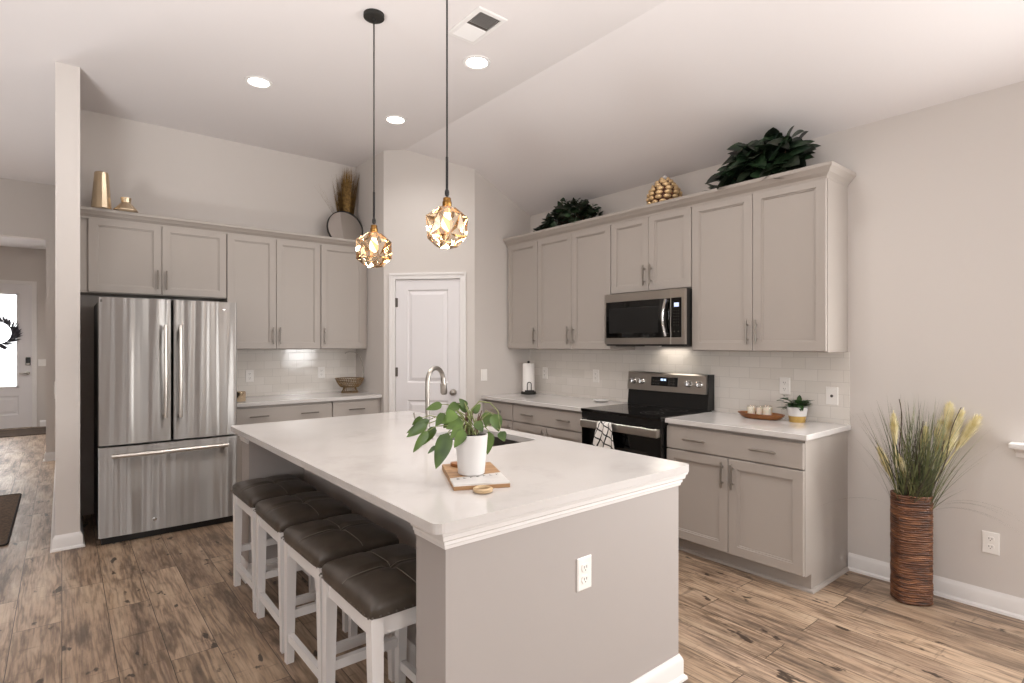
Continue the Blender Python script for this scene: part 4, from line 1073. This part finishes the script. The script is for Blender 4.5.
for i, (ba, ti, w) in enumerate(LV):
    base_, tip = P(ba[0], ba[1], ba[2] * .93), P(ti[0], ti[1], ti[2] * .95); d = tip - base_
    leaf(bl if i % 3 else bl2, base_, d, P(.15, -1, .35), d.length * 1.04, w, rnd.uniform(.02, .2), .2, True, 8)
    root = P(rnd.uniform(-.03, .03), rnd.uniform(-.02, .02), .142); mid = (root + base_) / 2 + Vector((0, 0, .03))
    bs.tube([root, root * .7 + mid * .3 + Vector((0, 0, .012)), mid, mid * .35 + base_ * .65 + Vector((0, 0, .010)), base_], [.0028, .0026, .0024, .002, .0016], 6)
bs.tube([P(-.01, 0, .14), P(0, .01, .24), P(.03, .01, .27), P(.07, .01, .265), P(.10, 0, .235), P(.11, 0, .17)], [.0028, .0028, .0026, .0022, .002, .0016], 6)
bl.build('foliage', 'pothos', t, 60); bl2.build('foliage', 'pothos', t, 60); bs.build('stems', 'stem', t, 60)
b = MB()
for i in range(20):
    a = rnd.random() * 2 * pi; b.tube([(.02 * cos(a), .02 * sin(a), .14), (.026 * cos(a), .026 * sin(a), .18), P(.01, 0, 0) + Vector((.034 * cos(a), .034 * sin(a), rnd.uniform(.18, .235)))], [.0032, .0028, .0015], 5)
b.build('dried_stems', 'dry_stem', t)

# checked towel over the oven handle
t = thing('dish_towel', (RX - .0365, 2.752, .838), -pi / 2, 'white dish towel with black checks hanging over the oven handle', 'towel')
b = MB(); uv = b.bm.loops.layers.uv.new('UVMap'); nu, nv_ = 22, 26; g = []
for j in range(nv_ + 1):
    s = j / nv_; row = []
    for i in range(nu + 1):
        u = i / nu * 2 - 1
        wd = .042 + .070 * min(1, s * 1.25) ** .8
        x = u * wd + .006 * s + (-.006 if s < .3 else 0)
        dist = s * .34 - .04
        if dist < 0: y, z = .020 + dist * .0 - .006, .004 + dist
        elif dist < .03: y, z = .014 - dist * .8, .006
        else: y, z = -.012 - .012 * min(1, s * 2), .004 - (dist - .03)
        if dist >= .03: y -= .010 * (1 + sin(u * 7 + 1)) * min(1, s * 1.6)
        if j == nv_: z -= .02 * u
        row.append((b.v((x, y, z)), (u * .105, s * .34)))
    g.append(row)
for j in range(nv_):
    for i in range(nu):
        q = [g[j][i], g[j][i + 1], g[j + 1][i + 1], g[j + 1][i]]; f = b.f([v for v, _ in q])
        for lp, (_, c) in zip(f.loops, q): lp[uv].uv = (c[0] * .94 + c[1] * .34 + 1, -c[0] * .34 + c[1] * .94 + 1)
o = b.build('cloth', 'check', t, 80)
md = o.modifiers.new('thickness', 'SOLIDIFY'); md.thickness = .003

# ------------------------------------------------------------------ floor vase with grasses
VX, VY = 3.66, .985
t = thing('rattan_vase', (VX, VY, 0), R(0), 'tall dark rattan floor vase against the right wall', 'vase')
na = Vector((cos(.6829 + .22), -sin(.6829 + .22), 0)); nb = Vector((-na.y, na.x, 0))
def vloop(k, z, n=44):
    out = []
    for i in range(n):
        a = 2 * pi * i / n; c, s = cos(a), sin(a)
        p = na * (.088 * k * math.copysign(abs(c) ** .55, c)) + nb * (.072 * k * math.copysign(abs(s) ** .75, s)); out.append((p.x, p.y, z))
    return out
b = MB(); b.loft([vloop(.98, .002), vloop(.98, .585), vloop(.9, .585), vloop(.9, .45)], cap1=True); b.build('body', 'wicker', t, 50)
b = MB(); rnd = random.Random(6); z = .006
while z < .59:
    r = rnd.uniform(.0045, .0075); k = 1 + rnd.uniform(-.012, .012); lp = [Vector(p) + Vector((0, 0, rnd.uniform(-.0015, .0015))) for p in vloop(k, z + r)]
    b.tube(lp + [lp[0]], r, 6); z += r * 1.85
b.build('rattan_coils', 'wicker', t, 60)
t = thing('grass_arrangement', (VX, VY, .46), 0, 'spray of artificial grasses and pale plumes in the rattan vase', 'plant')
rnd = random.Random(31); g1, g2, gp, gw = MB(), MB(), MB(), MB()
def top(r, a): p = na * r + nb * a; return Vector((p.x, p.y, 0))
for i in range(380):
    lean = max(-.45, rnd.gauss(.07, .24)); dep = rnd.gauss(-.1, .2); L = rnd.uniform(.32, .68)
    g = g1 if rnd.random() < .65 else g2
    hz = na if lean < 0 else cr * .45 - ca * .4
    bend = (hz * (lean * rnd.uniform(.1, .7)) + nb * dep * .3) + Vector((0, 0, -abs(lean) * .5))
    pv = top(rnd.uniform(-.065, .08), rnd.uniform(-.03, .03)); dd = hz * lean + nb * dep + Vector((0, 0, 1))
    # keep the tips this side of the wall
    if (pv + dd.normalized() * L).x + VX > XR - .03: dd.x -= .45; bend.x = min(bend.x, -.1)
    blade(g, pv + Vector((0, 0, .02)), dd, L, rnd.uniform(.003, .007), bend, 8)
for i in range(8):
    s = rnd.uniform(.35, .8); dd = Vector((.1, -1, 0)) * s - nb * .2 + Vector((0, 0, .9)); 
    blade(g2, top(.05, -.03) + Vector((0, 0, .03)), dd, rnd.uniform(.40, .55), .0025, Vector((0, -.4, -1.5)), 12)
for i in range(1):
    blade(g2, top(-.05, -.03) + Vector((0, 0, .03)), -na * .8 - nb * .2 + Vector((0, 0, .7)), .5, .003, -na * .3 + Vector((0, 0, -1.2)), 12)
def plume(p, d, L, w):
    p, d = Vector(p), Vector(d).normalized(); s0 = d.cross(Vector((.2, .4, 1))).normalized(); s1 = d.cross(s0)
    gp.tube([p - d * .22, p, p + d * L], .0022, 5)
    for k in range(420):
        f = rnd.random(); a = rnd.random() * 2 * pi; rr_ = w * 1.15 * (1 - f) ** .55 * (.45 + .55 * min(1, f * 4)) + .002
        o = (s0 * cos(a) + s1 * sin(a))
        blade(gp, p + d * (L * f * .86), d * 1.0 + o * .36, rr_ * 2.6 * rnd.uniform(.7, 1.1), .0035, o * -.1, 3)
U = Vector((0, 0, 1))
for ba, ti, w in (((-.109, -.03, .39), (-.134, -.05, .60), .030), ((-.10, 0, .20), (-.19, 0, .41), .030), ((-.025, -.03, .15), (-.09, -.03, .36), .032), ((-.01, -.03, .115), (.02, -.04, .22), .024),
                  ((.05, 0, .27), (.083, 0, .53), .034), ((.165, -.02, .42), (.20, -.02, .65), .042), ((.10, -.05, .27), (.215, -.06, .53), .046), ((.20, -.05, .37), (.285, -.12, .59), .044), ((.135, 0, .33), (.165, 0, .56), .036), ((.17, -.04, .40), (.235, -.07, .62), .036)):
    p0, p1 = P(*ba), P(*ti); plume(p0, p1 - p0, (p1 - p0).length, w * 1.2)
    gp.tube([P(rnd.uniform(-.03, .03), -.02, .02), P(ba[0] * .5, ba[1] * .5, ba[2] * .5 + .02), p0], .0024, 5)
def twig(r0, lr, L, ph):
    pts = []
    for i in range(18):
        f = i / 17; pts.append(top(r0 + lr * f + .014 * sin(ph + f * 9), -.04 + .012 * cos(ph + f * 8)) + U * (.04 + L * f))
    gw.tube(pts, [.0042 - .002 * i / 17 for i in range(18)], 6)
for q in ((-.04, -.04, .62, .3), (-.01, .05, .46, 1.4), (.03, .12, .40, 2.2), (.05, .17, .58, 4.), (.0, .03, .5, 5.2)): twig(*q)
for g in (g1, g2):                                   # blades stop short of the wall
    for v in g.bm.verts: v.co.x = min(v.co.x, XR - VX - .012)
g1.build('grass_blades', 'grass_green', t); g2.build('dark_grass_blades', 'grass_dark', t); gp.build('plumes', 'plume', t); gw.build('twigs', 'twig', t, 60)

# ------------------------------------------------------------------ hall: rug, entry mat, wreath
b = MB(); b.prism(rrect(-1.45, -.30, 5.28, 7.0, .03), .0005, .010); t = tag(b.build('hall_rug', 'rug'), 'brown woven runner rug on the hall floor left of the pillar', 'rug')
b = MB(); lp = rrect(-1.45, -.30, 5.28, 7.0, .03); b.tube([(x, y, .008) for x, y in lp + [lp[0]]], .007, 6); b.build('binding', 'rug_edge', t)
b = MB(); b.prism(rrect(-1.45, -.17, 11.45, 12.35, .03), .0005, .012); tag(b.build('entry_mat', 'mat'), 'dark patterned mat on the floor in front of the front door', 'mat')
t = thing('wreath', ((fx0 + fx1) / 2, 12.575, 1.615), 0, 'dark twiggy wreath hanging on the front door glass', 'wreath')
rnd = random.Random(17); b = MB(); b.tube([(.20 * cos(2 * pi * i / 30), 0, .20 * sin(2 * pi * i / 30)) for i in range(31)], .012, 8); b.build('ring', 'wreath', t)
b = MB()
for i in range(190):
    a = rnd.random() * 2 * pi; ta = a + rnd.uniform(-.3, .9); leaf(b, (.20 * cos(a), rnd.uniform(-.02, .01), .20 * sin(a)), (cos(a) * .6 - sin(a) * .9, rnd.uniform(-.35, .05), sin(a) * .6 + cos(a) * .9), (0, -1, 0), rnd.uniform(.09, .19), .02, .1, .2, False, 4)
b.build('foliage', 'wreath', t)
